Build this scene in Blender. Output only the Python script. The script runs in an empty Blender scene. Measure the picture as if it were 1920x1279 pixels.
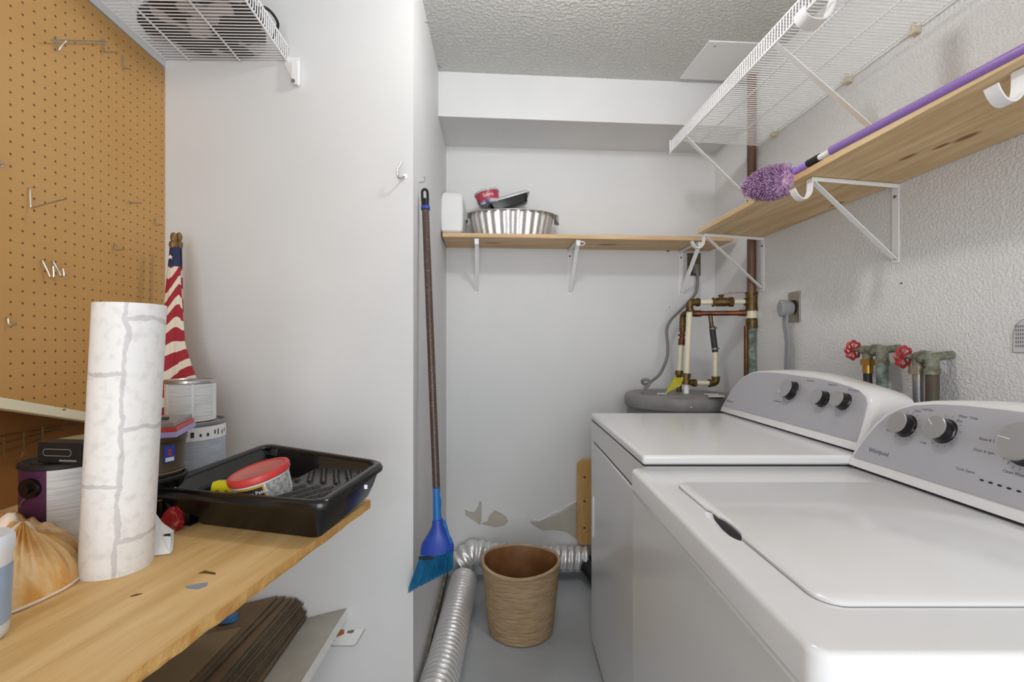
import bpy, bmesh, math, random
from mathutils import Vector, Matrix
random.seed(7)
C = bpy.context.scene
# ---------------------------------------------------------------- camera, light, exposure
H = 1.16; F = 880.0; V0 = 655.0; TH = math.atan(55/880.0)
cs, sn = math.cos(TH), math.sin(TH)
cd = bpy.data.cameras.new('camera'); cam = bpy.data.objects.new('camera', cd); C.collection.objects.link(cam)
cam.location = (0, 0, H); cam.rotation_euler = (math.pi/2, 0, -TH)
cd.sensor_width = 36; cd.lens = F/1920*36; cd.shift_y = (V0-639.5)/1920; cd.clip_start = 0.02
C.camera = cam
w = bpy.data.worlds.new('world'); C.world = w; w.use_nodes = True
w.node_tree.nodes['Background'].inputs[0].default_value = (0.9, 0.95, 1, 1)
w.node_tree.nodes['Background'].inputs[1].default_value = 0.6
C.view_settings.view_transform = 'Standard'; C.view_settings.look = 'None'
C.view_settings.exposure = 0.0; C.view_settings.gamma = 1.0; C.view_settings.use_curve_mapping = False

def area(name, loc, target, sx, sy, power, col=(1, 1, 1)):
    l = bpy.data.lights.new(name, 'AREA'); l.shape = 'RECTANGLE'; l.size = sx; l.size_y = sy
    l.energy = power; l.color = col
    o = bpy.data.objects.new(name, l); C.collection.objects.link(o); o.location = loc
    o.rotation_euler = (Vector(target)-Vector(loc)).to_track_quat('-Z', 'Y').to_euler()
    return o
area('rear_fill', (0.1, -1.62, 1.25), (0.1, 1, 1.25), 1.3, 1.9, 40, (0.97, 0.985, 1.0))  # added soft fill from behind the camera, no seen source
BULB_W = 13.5                                              # the ceiling bulb just above the frame, built below

# ---------------------------------------------------------------- helpers
def px(u, v, X=None, Y=None, Z=None, D=None):
    """point of a real plane (X, Y, Z or distance D) seen at photo position u, v"""
    cx = (u-960)/F; cz = (V0-v)/F
    rx, ry = cx*cs+sn, -cx*sn+cs
    if X is not None: t = X/rx
    elif Y is not None: t = Y/ry
    elif D is not None: t = D
    else: t = (Z-H)/cz
    return Vector((rx*t, ry*t, H+cz*t))
def MF(a, d, z):
    return Vector((a*cs+d*sn, -a*sn+d*cs, z))

FRAMES = {}
def frame(loc, rz): return Matrix.Translation(Vector(loc)) @ Matrix.Rotation(rz, 4, 'Z')
def thing(name, label, cat, loc=(0, 0, 0), rz=0.0, group=None):
    o = bpy.data.objects.new(name, None); C.collection.objects.link(o)
    o.empty_display_size = 0.05
    o.location = loc; o.rotation_euler = (0, 0, rz); o['label'] = label; o['category'] = cat
    if group: o['group'] = group
    FRAMES[o.name] = frame(loc, rz)
    return o
def obj(name, bm, m, parent=None, smooth=True, world=True, label=None, bevel=0, ang=35):
    """links bm as one mesh object; world=True: bm is in world coordinates and is moved to the parent's frame"""
    if parent is not None and world and parent.name in FRAMES:
        bm.transform(FRAMES[parent.name].inverted())
    bmesh.ops.recalc_face_normals(bm, faces=bm.faces)
    me = bpy.data.meshes.new(name); bm.to_mesh(me); bm.free()
    ms = m if isinstance(m, (list, tuple)) else [m]
    for x in ms: me.materials.append(x)
    o = bpy.data.objects.new(name, me); C.collection.objects.link(o)
    if smooth:
        for p in me.polygons: p.use_smooth = True
        try: me.set_sharp_from_angle(angle=math.radians(ang))
        except Exception: pass
    if bevel:
        b = o.modifiers.new('bevel', 'BEVEL'); b.width = bevel; b.segments = 2; b.limit_method = 'ANGLE'; b.angle_limit = math.radians(40)
    if parent is not None:
        o.parent = parent
        if parent.name in FRAMES: FRAMES[o.name] = FRAMES[parent.name]
    if label: o['label'] = label
    return o
def tag(o, label, cat, group=None):
    o['label'] = label; o['category'] = cat
    if group: o['group'] = group
    return o
def struct(name, bm, m, parent=None, **k):
    o = obj(name, bm, m, parent, **k)
    if parent is None: o['kind'] = 'structure'
    return o
def NB(): return bmesh.new()
def box(bm, lo, hi, mat=None, mi=0):
    vs = [Vector((x, y, z)) for x in (lo[0], hi[0]) for y in (lo[1], hi[1]) for z in (lo[2], hi[2])]
    if mat is not None: vs = [mat @ v for v in vs]
    b = [bm.verts.new(v) for v in vs]
    for f in ((0, 1, 3, 2), (4, 6, 7, 5), (0, 4, 5, 1), (2, 3, 7, 6), (0, 2, 6, 4), (1, 5, 7, 3)):
        fc = bm.faces.new([b[i] for i in f]); fc.material_index = mi
    return bm
def loft(bm, rings, closed=True, cap=(True, True), mi=0):
    rr = [[bm.verts.new(p) for p in r] for r in rings]
    n = len(rr[0])
    for a, b in zip(rr, rr[1:]):
        for i in range(n if closed else n-1):
            j = (i+1) % n
            f = bm.faces.new((a[i], a[j], b[j], b[i])); f.material_index = mi
    if cap[0]: f = bm.faces.new(rr[0]); f.material_index = mi
    if cap[1]: f = bm.faces.new(rr[-1][::-1]); f.material_index = mi
    return rr
def basis(d):
    d = d.normalized(); u = d.cross(Vector((0, 0, 1)))
    if u.length < 1e-3: u = Vector((1, 0, 0))
    u.normalize(); return u, d.cross(u).normalized()
def rod(bm, a, b, r, r2=None, n=10, cap=True, mi=0):
    a, b = Vector(a), Vector(b); u, v = basis(b-a); r2 = r if r2 is None else r2
    rings = [[p+u*math.cos(2*math.pi*i/n)*q+v*math.sin(2*math.pi*i/n)*q for i in range(n)] for p, q in ((a, r), (b, r2))]
    loft(bm, rings, cap=(cap, cap), mi=mi)
    return bm
def cat(pts, k=6, closed=False):
    pts = [Vector(p) for p in pts]; out = []
    n = len(pts)
    for i in range(n if closed else n-1):
        if closed: p0, p1, p2, p3 = pts[i-1], pts[i], pts[(i+1) % n], pts[(i+2) % n]
        else: p0, p1, p2, p3 = pts[max(i-1, 0)], pts[i], pts[i+1], pts[min(i+2, n-1)]
        for j in range(k):
            t = j/k
            out.append(0.5*((2*p1)+(-p0+p2)*t+(2*p0-5*p1+4*p2-p3)*t*t+(-p0+3*p1-3*p2+p3)*t**3))
    if not closed: out.append(pts[-1])
    return out
def sweep(bm, pts, rad, n=8, mi=0, flat=1.0, nrm=None, cap=True):
    pts = [Vector(p) for p in pts]; rings = []; u = None
    for i, p in enumerate(pts):
        t = (pts[min(i+1, len(pts)-1)]-pts[max(i-1, 0)])
        if t.length < 1e-9: continue
        t.normalize()
        if u is None:
            u = basis(t)[0] if nrm is None else (Vector(nrm)-t*t.dot(Vector(nrm))).normalized()
        else:
            u = u-t*t.dot(u)
            u = basis(t)[0] if u.length < 1e-6 else u.normalized()
        v = t.cross(u)
        r = rad(i/(len(pts)-1)) if callable(rad) else rad
        rings.append([p+u*math.cos(2*math.pi*k/n)*r+v*math.sin(2*math.pi*k/n)*r*flat for k in range(n)])
    loft(bm, rings, cap=(cap, cap), mi=mi)
    return bm
def ribbon(bm, pts, wdir, w, t, mi=0):
    """flat strap along pts, wide along wdir, thickness t"""
    pts = [Vector(p) for p in pts]; wd = Vector(wdir).normalized(); rings = []
    for i, p in enumerate(pts):
        tg = (pts[min(i+1, len(pts)-1)]-pts[max(i-1, 0)]).normalized(); nn = tg.cross(wd).normalized()
        rings.append([p+wd*w/2+nn*t/2, p-wd*w/2+nn*t/2, p-wd*w/2-nn*t/2, p+wd*w/2-nn*t/2])
    loft(bm, rings, mi=mi); return bm
def lathe(bm, prof, c, n=32, axis=None, mi=0, cap=(True, True)):
    """prof: (radius, height) pairs about vertical axis at c; axis = matrix to tilt"""
    rings = []
    for r, z in prof:
        ring = []
        for i in range(n):
            p = Vector((r*math.cos(2*math.pi*i/n), r*math.sin(2*math.pi*i/n), z))
            if axis is not None: p = axis @ p
            ring.append(p+Vector(c))
        rings.append(ring)
    loft(bm, rings, cap=cap, mi=mi); return bm
def prism(bm, poly, thick, mi=0):
    """poly: 3-D outline, thick: offset vector"""
    t = Vector(thick)
    a = [Vector(p) for p in poly]; loft(bm, [a, [p+t for p in a]], mi=mi); return bm
_tc = {}
def text(bm, s, size, M, mi=0, align='CENTER', ext=0.0004, warp=None, bold=0.0):
    cu = bpy.data.curves.new('t', 'FONT'); cu.body = s; cu.size = size; cu.align_x = align; cu.align_y = 'CENTER'
    cu.extrude = ext; cu.resolution_u = 2; cu.offset = bold
    o = bpy.data.objects.new('t', cu); C.collection.objects.link(o)
    me = bpy.data.meshes.new_from_object(o.evaluated_get(bpy.context.evaluated_depsgraph_get()))
    bpy.data.objects.remove(o); bpy.data.curves.remove(cu)
    b2 = bmesh.new(); b2.from_mesh(me); bpy.data.meshes.remove(me)
    if warp:
        for v in b2.verts: v.co = warp(v.co)
    else: b2.transform(M)
    mp = {v: bm.verts.new(v.co) for v in b2.verts}
    for f in b2.faces:
        try:
            nf = bm.faces.new([mp[v] for v in f.verts]); nf.material_index = mi
        except ValueError: pass
    b2.free()
def plane_mat(o, x, y):
    x = Vector(x).normalized(); y = Vector(y); z = x.cross(y).normalized(); y = z.cross(x)
    return Matrix(((x.x, y.x, z.x, o[0]), (x.y, y.y, z.y, o[1]), (x.z, y.z, z.z, o[2]), (0, 0, 0, 1)))

# ---------------------------------------------------------------- materials
def srgb(h):
    h = h.lstrip('#'); v = [int(h[i:i+2], 16)/255 for i in (0, 2, 4)]
    return tuple((c/12.92 if c <= 0.04045 else ((c+0.055)/1.055)**2.4) for c in v)+(1,)
def mat(name, col, rough=0.5, metal=0.0, c2=None, nscale=20, nmix=1.0, stretch=(1, 1, 1), bump=0.0, bscale=80, bdist=0.002,
        thr=None, spec=0.5, alpha=1.0, trans=0.0, detail=4):
    m = bpy.data.materials.new(name); m.use_nodes = True; nt = m.node_tree; N = nt.nodes; L = nt.links
    p = N['Principled BSDF']; p.inputs['Base Color'].default_value = srgb(col); p.inputs['Roughness'].default_value = rough
    p.inputs['Metallic'].default_value = metal; p.inputs['Specular IOR Level'].default_value = spec
    if alpha < 1: p.inputs['Alpha'].default_value = alpha
    if trans: p.inputs['Transmission Weight'].default_value = trans
    tc = N.new('ShaderNodeTexCoord'); mp = N.new('ShaderNodeMapping'); mp.inputs['Scale'].default_value = stretch
    L.new(tc.outputs['Object'], mp.inputs[0])
    if c2:
        n = N.new('ShaderNodeTexNoise'); n.inputs['Scale'].default_value = nscale; n.inputs['Detail'].default_value = detail
        L.new(mp.outputs[0], n.inputs['Vector'])
        r = N.new('ShaderNodeValToRGB'); a, b = thr or (0.35, 0.65)
        r.color_ramp.elements[0].position = a; r.color_ramp.elements[1].position = b
        r.color_ramp.elements[0].color = srgb(col); r.color_ramp.elements[1].color = srgb(c2)
        L.new(n.outputs['Fac'], r.inputs[0]); L.new(r.outputs[0], p.inputs['Base Color'])
    if bump:
        n = N.new('ShaderNodeTexNoise'); n.inputs['Scale'].default_value = bscale; n.inputs['Detail'].default_value = 3
        L.new(mp.outputs[0], n.inputs['Vector'])
        b = N.new('ShaderNodeBump'); b.inputs['Strength'].default_value = bump; b.inputs['Distance'].default_value = bdist
        L.new(n.outputs['Fac'], b.inputs['Height']); L.new(b.outputs[0], p.inputs['Normal'])
    return m
def wood(name, c1, c2, scale=3.0, axis='Y', rough=0.55, rings=9.0, knots=None, dist=2.0, cross=16):
    m = bpy.data.materials.new(name); m.use_nodes = True; nt = m.node_tree; N = nt.nodes; L = nt.links
    p = N['Principled BSDF']; p.inputs['Roughness'].default_value = rough; p.inputs['Specular IOR Level'].default_value = 0.35
    tc = N.new('ShaderNodeTexCoord'); mp = N.new('ShaderNodeMapping')
    s = {'X': (1.2, cross, cross), 'Y': (cross, 1.2, cross), 'Z': (cross, cross, 1.2)}[axis]; mp.inputs['Scale'].default_value = s
    L.new(tc.outputs['Object'], mp.inputs[0])
    n = N.new('ShaderNodeTexNoise'); n.inputs['Scale'].default_value = scale; n.inputs['Detail'].default_value = 6; n.inputs['Distortion'].default_value = dist*0.3
    L.new(mp.outputs[0], n.inputs['Vector'])
    n2 = N.new('ShaderNodeTexNoise'); n2.inputs['Scale'].default_value = scale*9; n2.inputs['Detail'].default_value = 3
    L.new(mp.outputs[0], n2.inputs['Vector'])
    ad = N.new('ShaderNodeMath'); ad.operation = 'MULTIPLY_ADD'; ad.inputs[1].default_value = 0.25
    L.new(n2.outputs['Fac'], ad.inputs[0]); L.new(n.outputs['Fac'], ad.inputs[2])
    r = N.new('ShaderNodeValToRGB'); r.color_ramp.elements[0].position = 0.42; r.color_ramp.elements[1].position = 0.82
    r.color_ramp.elements[0].color = srgb(c1); r.color_ramp.elements[1].color = srgb(c2)
    L.new(ad.outputs[0], r.inputs[0]); col = r.outputs[0]
    if knots:
        for (kx, ky, kz, rad, kc) in knots:
            # elongated dark knot with its own place on the board
            m2 = N.new('ShaderNodeMapping'); m2.vector_type = 'POINT'
            m2.inputs['Location'].default_value = (-kx, -ky, -kz)
            L.new(tc.outputs['Object'], m2.inputs[0])
            m3 = N.new('ShaderNodeMapping'); e = {'X': (0.3, 1, 1), 'Y': (1, 0.3, 1), 'Z': (1, 1, 0.3)}[axis]; m3.inputs['Scale'].default_value = e
            L.new(m2.outputs[0], m3.inputs[0])
            ln = N.new('ShaderNodeVectorMath'); ln.operation = 'LENGTH'; L.new(m3.outputs[0], ln.inputs[0])
            mr = N.new('ShaderNodeMapRange'); mr.inputs['From Min'].default_value = rad*0.5; mr.inputs['From Max'].default_value = rad
            mr.inputs['To Min'].default_value = 1; mr.inputs['To Max'].default_value = 0
            L.new(ln.outputs['Value'], mr.inputs[0])
            mx = N.new('ShaderNodeMixRGB'); L.new(mr.outputs[0], mx.inputs[0]); L.new(col, mx.inputs[1]); mx.inputs[2].default_value = srgb(kc)
            col = mx.outputs[0]
    L.new(col, p.inputs['Base Color'])
    b = N.new('ShaderNodeBump'); b.inputs['Strength'].default_value = 0.15; b.inputs['Distance'].default_value = 0.001
    L.new(ad.outputs[0], b.inputs['Height']); L.new(b.outputs[0], p.inputs['Normal'])
    return m

M_wall = mat('wall_paint', '#dfdfdf', 0.6, c2='#d6d7d8', nscale=1.5, bump=0.15, bscale=25, bdist=0.002)
M_white = mat('white_enamel', '#f0f0f0', 0.35)
M_bracket = mat('bracket_white', '#eeeeee', 0.4)
M_wire = mat('wire_vinyl', '#ededee', 0.35)
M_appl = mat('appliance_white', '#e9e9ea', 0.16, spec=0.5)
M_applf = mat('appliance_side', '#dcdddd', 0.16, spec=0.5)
M_silver = mat('panel_silver', '#b8b8bf', 0.4, metal=0.25)
M_gap = mat('dark_gap', '#3a3a3a', 0.8)
M_black = mat('black_plastic', '#0b0b0c', 0.22, spec=0.6)
M_blackm = mat('black_matt', '#161616', 0.6)
M_chrome = mat('chrome', '#d0d0d0', 0.2, metal=1.0)
M_galv = mat('galvanised', '#9b9b98', 0.45, metal=0.7, c2='#77776f', nscale=40)
M_zinc = mat('zinc_hook', '#b6b2a8', 0.35, metal=0.9)
M_brass = mat('old_brass', '#7a6238', 0.45, metal=0.7, c2='#4b3d24', nscale=60)
M_brassb = mat('bright_brass', '#b08a48', 0.35, metal=0.9)
M_copper = mat('old_copper', '#84492c', 0.4, metal=0.7, c2='#553a2c', nscale=25)
M_riser = mat('riser_copper', '#8a6a54', 0.5, metal=0.35, c2='#5e4638', nscale=14, stretch=(1, 1, .3))
M_verd = mat('verdigris', '#5b6058', 0.7, metal=0.2, c2='#93a59c', nscale=35)
M_oldval = mat('old_valve', '#6a6353', 0.7, metal=0.3, c2='#8e9787', nscale=70, bump=.5, bscale=150)
M_cpvc = mat('cream_pipe', '#ddd6bd', 0.4)
M_red = mat('red_handwheel', '#b02a2a', 0.35, c2='#c86a62', nscale=90, thr=(.5, .75))
M_rubber = mat('rubber', '#2c2d30', 0.55)
M_braid = mat('steel_braid', '#98989a', 0.35, metal=0.8, bump=.6, bscale=400, bdist=.0008)
M_cord = mat('grey_cord', '#8f9092', 0.5)
M_cordd = mat('dark_grey_cord', '#7c7b78', 0.5)
M_plate = mat('steel_plate', '#a59c90', 0.35, metal=0.7)
M_outlet = mat('brown_outlet', '#63543d', 0.5)
M_heater = mat('heater_grey', '#66686a', 0.4)
M_heatert = mat('heater_top_grey', '#8a898a', 0.5, c2='#7d7776', nscale=12)
M_foil = mat('foil', '#f0f0f0', 0.34, metal=.65, bump=0.5, bscale=90, bdist=.002)
M_foilp = mat('foil_pan', '#dcdad8', 0.34, metal=.9, bump=0.5, bscale=110, bdist=.002)
M_pine = wood('pine', '#e6cda2', '#c8a373', 2.2, 'Y', knots=[(1.12, 1.08, 1.655, .009, '#8a5a30'), (1.13, 1.03, 1.655, .012, '#8a5a30'), (1.20, 1.52, 1.652, .012, '#9a6a3a'), (1.10, 1.15, 1.655, .010, '#8f6032')])
M_pinex = wood('pine_back', '#dfc39b', '#c49e70', 2.0, 'X', knots=[(.05, 2.3, 1.68, .016, '#8a6238'), (.62, 2.3, 1.68, .02, '#8a6238')])
M_bench = wood('plywood_bench', '#e6c48c', '#c79c5e', 1.6, 'Y', rough=.5, dist=1.2, cross=13)
M_bencht = mat('plywood_edge', '#d6aa66', 0.8, c2='#bd8a48', nscale=30, bump=.6, bscale=120, bdist=.003)
M_lwood = wood('leaning_wood', '#d8b074', '#c09050', 2.4, 'Z')
M_strip = mat('chipped_cream', '#e8e0c2', 0.6, c2='#5a4a30', nscale=30, thr=(.66, .72), stretch=(2, .8, 2))
M_card = mat('cardboard', '#806a50', 0.9, c2='#73604a', nscale=5, bump=.3, bscale=60)
M_carde = mat('board_edges', '#55503f', 0.9, c2='#3d3a30', nscale=20)
M_whboard = mat('white_panel_board', '#bdb9ae', 0.6, c2='#a29d92', nscale=4)
M_edgew = mat('white_board_edge', '#eeeeea', 0.6)
M_blue = mat('broom_blue', '#2a48a8', 0.35)
M_bluel = mat('broom_light_blue', '#2470b8', 0.35)
M_brist = mat('bristles', '#1d79a8', 0.6, c2='#0f5682', nscale=8, stretch=(60, 60, 1))
M_handle = mat('broom_handle', '#4c3b34', 0.35, c2='#7d6a60', nscale=160, thr=(.55, .75))
M_purple = mat('purple_pole', '#8c6cb2', 0.35)
M_lilac = mat('lilac_plastic', '#a183d6', 0.35)
M_fluff = mat('duster_fluff', '#8c5f92', 0.9, c2='#d4b4d2', nscale=120, thr=(.35, .7), bump=.8, bscale=200)
M_flagr = None
M_paper = mat('paper_white', '#e6e6e4', 0.6)
M_label = mat('label_grey', '#d9dada', 0.7, c2='#c6c7c9', nscale=16, stretch=(1, 1, 24), thr=(.45, .6))
M_labelb = mat('label_bluegrey', '#b4bcc8', 0.5, c2='#a2a9b5', nscale=14, stretch=(1, 1, 10))
M_ink = mat('ink', '#2a2a2a', 0.7)
M_inkg = mat('grey_ink', '#6f6f78', 0.7)
M_tin = mat('tin', '#b9b9b9', 0.3, metal=.9)
M_plum = mat('plum_label', '#4a1f40', 0.4)
M_brown = mat('brown_can', '#4e4030', 0.35)
M_stick = mat('blue_sticker', '#1e50c0', 0.4)
M_reds = mat('red_plastic', '#c63a35', 0.4)
M_redd = mat('red_lid_centre', '#bd6a62', 0.55, c2='#c2766e', nscale=14)
M_tubw = mat('tub_white', '#dfe0e2', 0.4)
M_tubg = mat('tub_print', '#b5b5b4', 0.5, c2='#8d8d8d', nscale=140, thr=(.45, .6))
M_yel = mat('yellow_plastic', '#cfc21c', 0.4)
M_gold = mat('gold_line', '#c9a13a', 0.5)
M_shell = mat('shell', '#dba04e', 0.4, c2='#efd09a', nscale=11, stretch=(1, 3, 1), thr=(.42, .68), bump=.8, bscale=30, bdist=.006)
M_shellw = mat('shell_edge', '#ecd9c6', 0.5)
M_lilc = mat('lilac_case', '#a7a0d8', 0.4)
M_greyc = mat('grey_case', '#8d8a88', 0.4)
M_crink = mat('crinkled_red', '#a5202c', 0.35, c2='#cf8f8f', nscale=60, thr=(.55, .7), bump=.8, bscale=80)
M_hoop = mat('rack_wire', '#a08a62', 0.35, metal=.8)
M_foam = mat('wrapped_white', '#e4e4e3', 0.3, bump=.3, bscale=20, bdist=.004)
M_bag = mat('patterned_bag', '#141013', 0.6, c2='#b9b4b6', nscale=9, thr=(.5, .53), detail=2)
M_wicker = mat('wicker', '#cbb290', 0.8, c2='#a98c68', nscale=8, stretch=(2, 2, 90), thr=(.4, .6), bump=1.0, bscale=10, bdist=.004)
M_wickin = mat('basket_lining', '#7c512f', 0.5, c2='#94663e', nscale=14)
M_peel = mat('bare_plaster', '#bdb8aa', 0.85, c2='#b3aea2', nscale=8)
M_flake = mat('paint_flake', '#d9dadb', 0.7)
M_tagp = mat('paper_tag', '#c9c9c9', 0.6)
M_clearp = mat('milky_plastic', '#c6c6c6', 0.3, alpha=.55)
M_yeltag = mat('yellow_tag', '#a9a312', 0.5)
M_tubblue = mat('pail_label', '#9fb2cc', 0.5, c2='#8fa3c0', nscale=6)
M_pail = mat('pail_white', '#dfe4ea', 0.35)
M_fridge = mat('knob_face', '#b4b3b4', 0.3, metal=.7)
M_bronze = mat('bronze_finial', '#7d6238', .4, metal=.5)

def floor_mat():
    m = mat('painted_concrete', '#b2b5b8', 0.35, c2='#a2a5a8', nscale=3, bump=.1, bscale=10)
    nt = m.node_tree; N = nt.nodes; L = nt.links; p = N['Principled BSDF']
    src = p.inputs['Base Color'].links[0].from_socket
    tc = N['Texture Coordinate'] if 'Texture Coordinate' in N else [x for x in N if x.type == 'TEX_COORD'][0]
    n = N.new('ShaderNodeTexNoise'); n.inputs['Scale'].default_value = 22; n.inputs['Detail'].default_value = 3
    L.new(tc.outputs['Object'], n.inputs['Vector'])
    r = N.new('ShaderNodeValToRGB'); r.color_ramp.elements[0].position = .70; r.color_ramp.elements[1].position = .74
    r.color_ramp.elements[0].color = (0, 0, 0, 1); r.color_ramp.elements[1].color = (1, 1, 1, 1)
    L.new(n.outputs['Fac'], r.inputs[0])
    mx = N.new('ShaderNodeMixRGB'); L.new(r.outputs[0], mx.inputs[0]); L.new(src, mx.inputs[1]); mx.inputs[2].default_value = srgb('#5a5650')
    L.new(mx.outputs[0], p.inputs['Base Color']); return m
M_floor = floor_mat()
def stucco(name, col, scale, dist, mask_y=None, strength=1.0):
    m = mat(name, col, 0.7); nt = m.node_tree; N = nt.nodes; L = nt.links; p = N['Principled BSDF']
    tc = N.new('ShaderNodeTexCoord')
    n = N.new('ShaderNodeTexNoise'); n.inputs['Scale'].default_value = scale; n.inputs['Detail'].default_value = 4; n.inputs['Roughness'].default_value = .55
    L.new(tc.outputs['Object'], n.inputs['Vector'])
    r = N.new('ShaderNodeMapRange'); r.inputs['From Min'].default_value = .42; r.inputs['From Max'].default_value = .62
    L.new(n.outputs['Fac'], r.inputs[0]); h = r.outputs[0]
    if mask_y is not None:
        sx = N.new('ShaderNodeSeparateXYZ'); L.new(tc.outputs['Object'], sx.inputs[0])
        lt = N.new('ShaderNodeMath'); lt.operation = 'LESS_THAN'; lt.inputs[1].default_value = mask_y; L.new(sx.outputs['Y'], lt.inputs[0])
        mu = N.new('ShaderNodeMath'); mu.operation = 'MULTIPLY'; L.new(lt.outputs[0], mu.inputs[0]); L.new(h, mu.inputs[1]); h = mu.outputs[0]
    b = N.new('ShaderNodeBump'); b.inputs['Strength'].default_value = strength; b.inputs['Distance'].default_value = dist
    L.new(h, b.inputs['Height']); L.new(b.outputs[0], p.inputs['Normal']); return m
M_ceil = stucco('popcorn_ceiling', '#d6d6d2', 75, 0.004)
M_rwall = stucco('orange_peel_wall', '#e4e4e4', 135, 0.0016, 2.03, .8)
def peg_mat():
    m = mat('pegboard', '#c69a5e', 0.6, c2='#bd8f50', nscale=2); nt = m.node_tree; N = nt.nodes; L = nt.links; p = N['Principled BSDF']
    src = p.inputs['Base Color'].links[0].from_socket
    tc = N.new('ShaderNodeTexCoord'); sx = N.new('ShaderNodeSeparateXYZ'); L.new(tc.outputs['Object'], sx.inputs[0])
    def cell(s):
        a = N.new('ShaderNodeMath'); a.operation = 'DIVIDE'; a.inputs[1].default_value = .0254; L.new(s, a.inputs[0])
        f = N.new('ShaderNodeMath'); f.operation = 'FRACT'; L.new(a.outputs[0], f.inputs[0])
        g = N.new('ShaderNodeMath'); g.operation = 'SUBTRACT'; g.inputs[1].default_value = .5; L.new(f.outputs[0], g.inputs[0])
        q = N.new('ShaderNodeMath'); q.operation = 'POWER'; q.inputs[1].default_value = 2; L.new(g.outputs[0], q.inputs[0]); 
        ab = N.new('ShaderNodeMath'); ab.operation = 'ABSOLUTE'; L.new(g.outputs[0], ab.inputs[0])
        q2 = N.new('ShaderNodeMath'); q2.operation = 'MULTIPLY'; L.new(ab.outputs[0], q2.inputs[0]); L.new(ab.outputs[0], q2.inputs[1])
        N.remove(q); return q2.outputs[0]
    s = N.new('ShaderNodeMath'); s.operation = 'ADD'; L.new(cell(sx.outputs['Y']), s.inputs[0]); L.new(cell(sx.outputs['Z']), s.inputs[1])
    lt = N.new('ShaderNodeMath'); lt.operation = 'LESS_THAN'; lt.inputs[1].default_value = .0105; L.new(s.outputs[0], lt.inputs[0])
    mx = N.new('ShaderNodeMixRGB'); L.new(lt.outputs[0], mx.inputs[0]); L.new(src, mx.inputs[1]); mx.inputs[2].default_value = srgb('#6b471c')
    L.new(mx.outputs[0], p.inputs['Base Color']); return m
M_peg = peg_mat()
M_hard = mat('brown_hardboard', '#a06c34', 0.6, c2='#8d5c2a', nscale=3)
def roll_mat():
    m = bpy.data.materials.new('brick_wallpaper'); m.use_nodes = True; nt = m.node_tree; N = nt.nodes; L = nt.links; p = N['Principled BSDF']
    p.inputs['Roughness'].default_value = .5
    tc = N.new('ShaderNodeTexCoord')
    n = N.new('ShaderNodeTexNoise'); n.inputs['Scale'].default_value = 30; n.inputs['Detail'].default_value = 3; L.new(tc.outputs['UV'], n.inputs['Vector'])
    # bricks lie along the tube: u = height, v = around
    mp = N.new('ShaderNodeMapping'); mp.inputs['Scale'].default_value = (1, 1, 1); L.new(tc.outputs['UV'], mp.inputs[0])
    va = N.new('ShaderNodeVectorMath'); va.operation = 'SCALE'; va.inputs['Scale'].default_value = .02; L.new(n.outputs['Color'], va.inputs[0])
    vb = N.new('ShaderNodeVectorMath'); vb.operation = 'ADD'; L.new(mp.outputs[0], vb.inputs[0]); L.new(va.outputs[0], vb.inputs[1])
    b = N.new('ShaderNodeTexBrick'); b.inputs['Scale'].default_value = 1; b.inputs['Mortar Size'].default_value = .004; b.inputs['Brick Width'].default_value = .17; b.inputs['Row Height'].default_value = .068
    b.inputs['Mortar Smooth'].default_value = .4
    b.inputs['Color1'].default_value = srgb('#eeedec'); b.inputs['Color2'].default_value = srgb('#eae9e8'); b.inputs['Mortar'].default_value = srgb('#cfcccd')
    L.new(vb.outputs[0], b.inputs['Vector'])
    n2 = N.new('ShaderNodeTexNoise'); n2.inputs['Scale'].default_value = 60; n2.inputs['Detail'].default_value = 6; L.new(tc.outputs['UV'], n2.inputs['Vector'])
    r = N.new('ShaderNodeValToRGB'); r.color_ramp.elements[0].position = .3; r.color_ramp.elements[0].color = srgb('#dedcdc'); r.color_ramp.elements[1].position = .5; r.color_ramp.elements[1].color = (1, 1, 1, 1)
    L.new(n2.outputs['Fac'], r.inputs[0])
    mx = N.new('ShaderNodeMixRGB'); mx.blend_type = 'MULTIPLY'; mx.inputs[0].default_value = .5; L.new(b.outputs['Color'], mx.inputs[1]); L.new(r.outputs[0], mx.inputs[2])
    L.new(mx.outputs[0], p.inputs['Base Color']); return m
M_roll = roll_mat()
def flag_mat():
    """diagonal red and cream stripes of a furled flag below a navy canton"""
    m = bpy.data.materials.new('flag_cloth'); m.use_nodes = True; nt = m.node_tree; N = nt.nodes; L = nt.links; p = N['Principled BSDF']
    p.inputs['Roughness'].default_value = .85
    tc = N.new('ShaderNodeTexCoord'); sx = N.new('ShaderNodeSeparateXYZ'); L.new(tc.outputs['UV'], sx.inputs[0])
    f = N.new('ShaderNodeMath'); f.operation = 'FRACT'; L.new(sx.outputs['X'], f.inputs[0])
    g = N.new('ShaderNodeMath'); g.operation = 'GREATER_THAN'; g.inputs[1].default_value = .56; L.new(f.outputs[0], g.inputs[0])
    mx = N.new('ShaderNodeMixRGB'); L.new(g.outputs[0], mx.inputs[0]); mx.inputs[1].default_value = srgb('#9c2430'); mx.inputs[2].default_value = srgb('#ddd2bf')
    g2 = N.new('ShaderNodeMath'); g2.operation = 'GREATER_THAN'; g2.inputs[1].default_value = .885; L.new(sx.outputs['Y'], g2.inputs[0])
    m2 = N.new('ShaderNodeMixRGB'); L.new(g2.outputs[0], m2.inputs[0]); L.new(mx.outputs[0], m2.inputs[1]); m2.inputs[2].default_value = srgb('#2b3050')
    L.new(m2.outputs[0], p.inputs['Base Color']); return m
M_flag = flag_mat()

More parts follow.
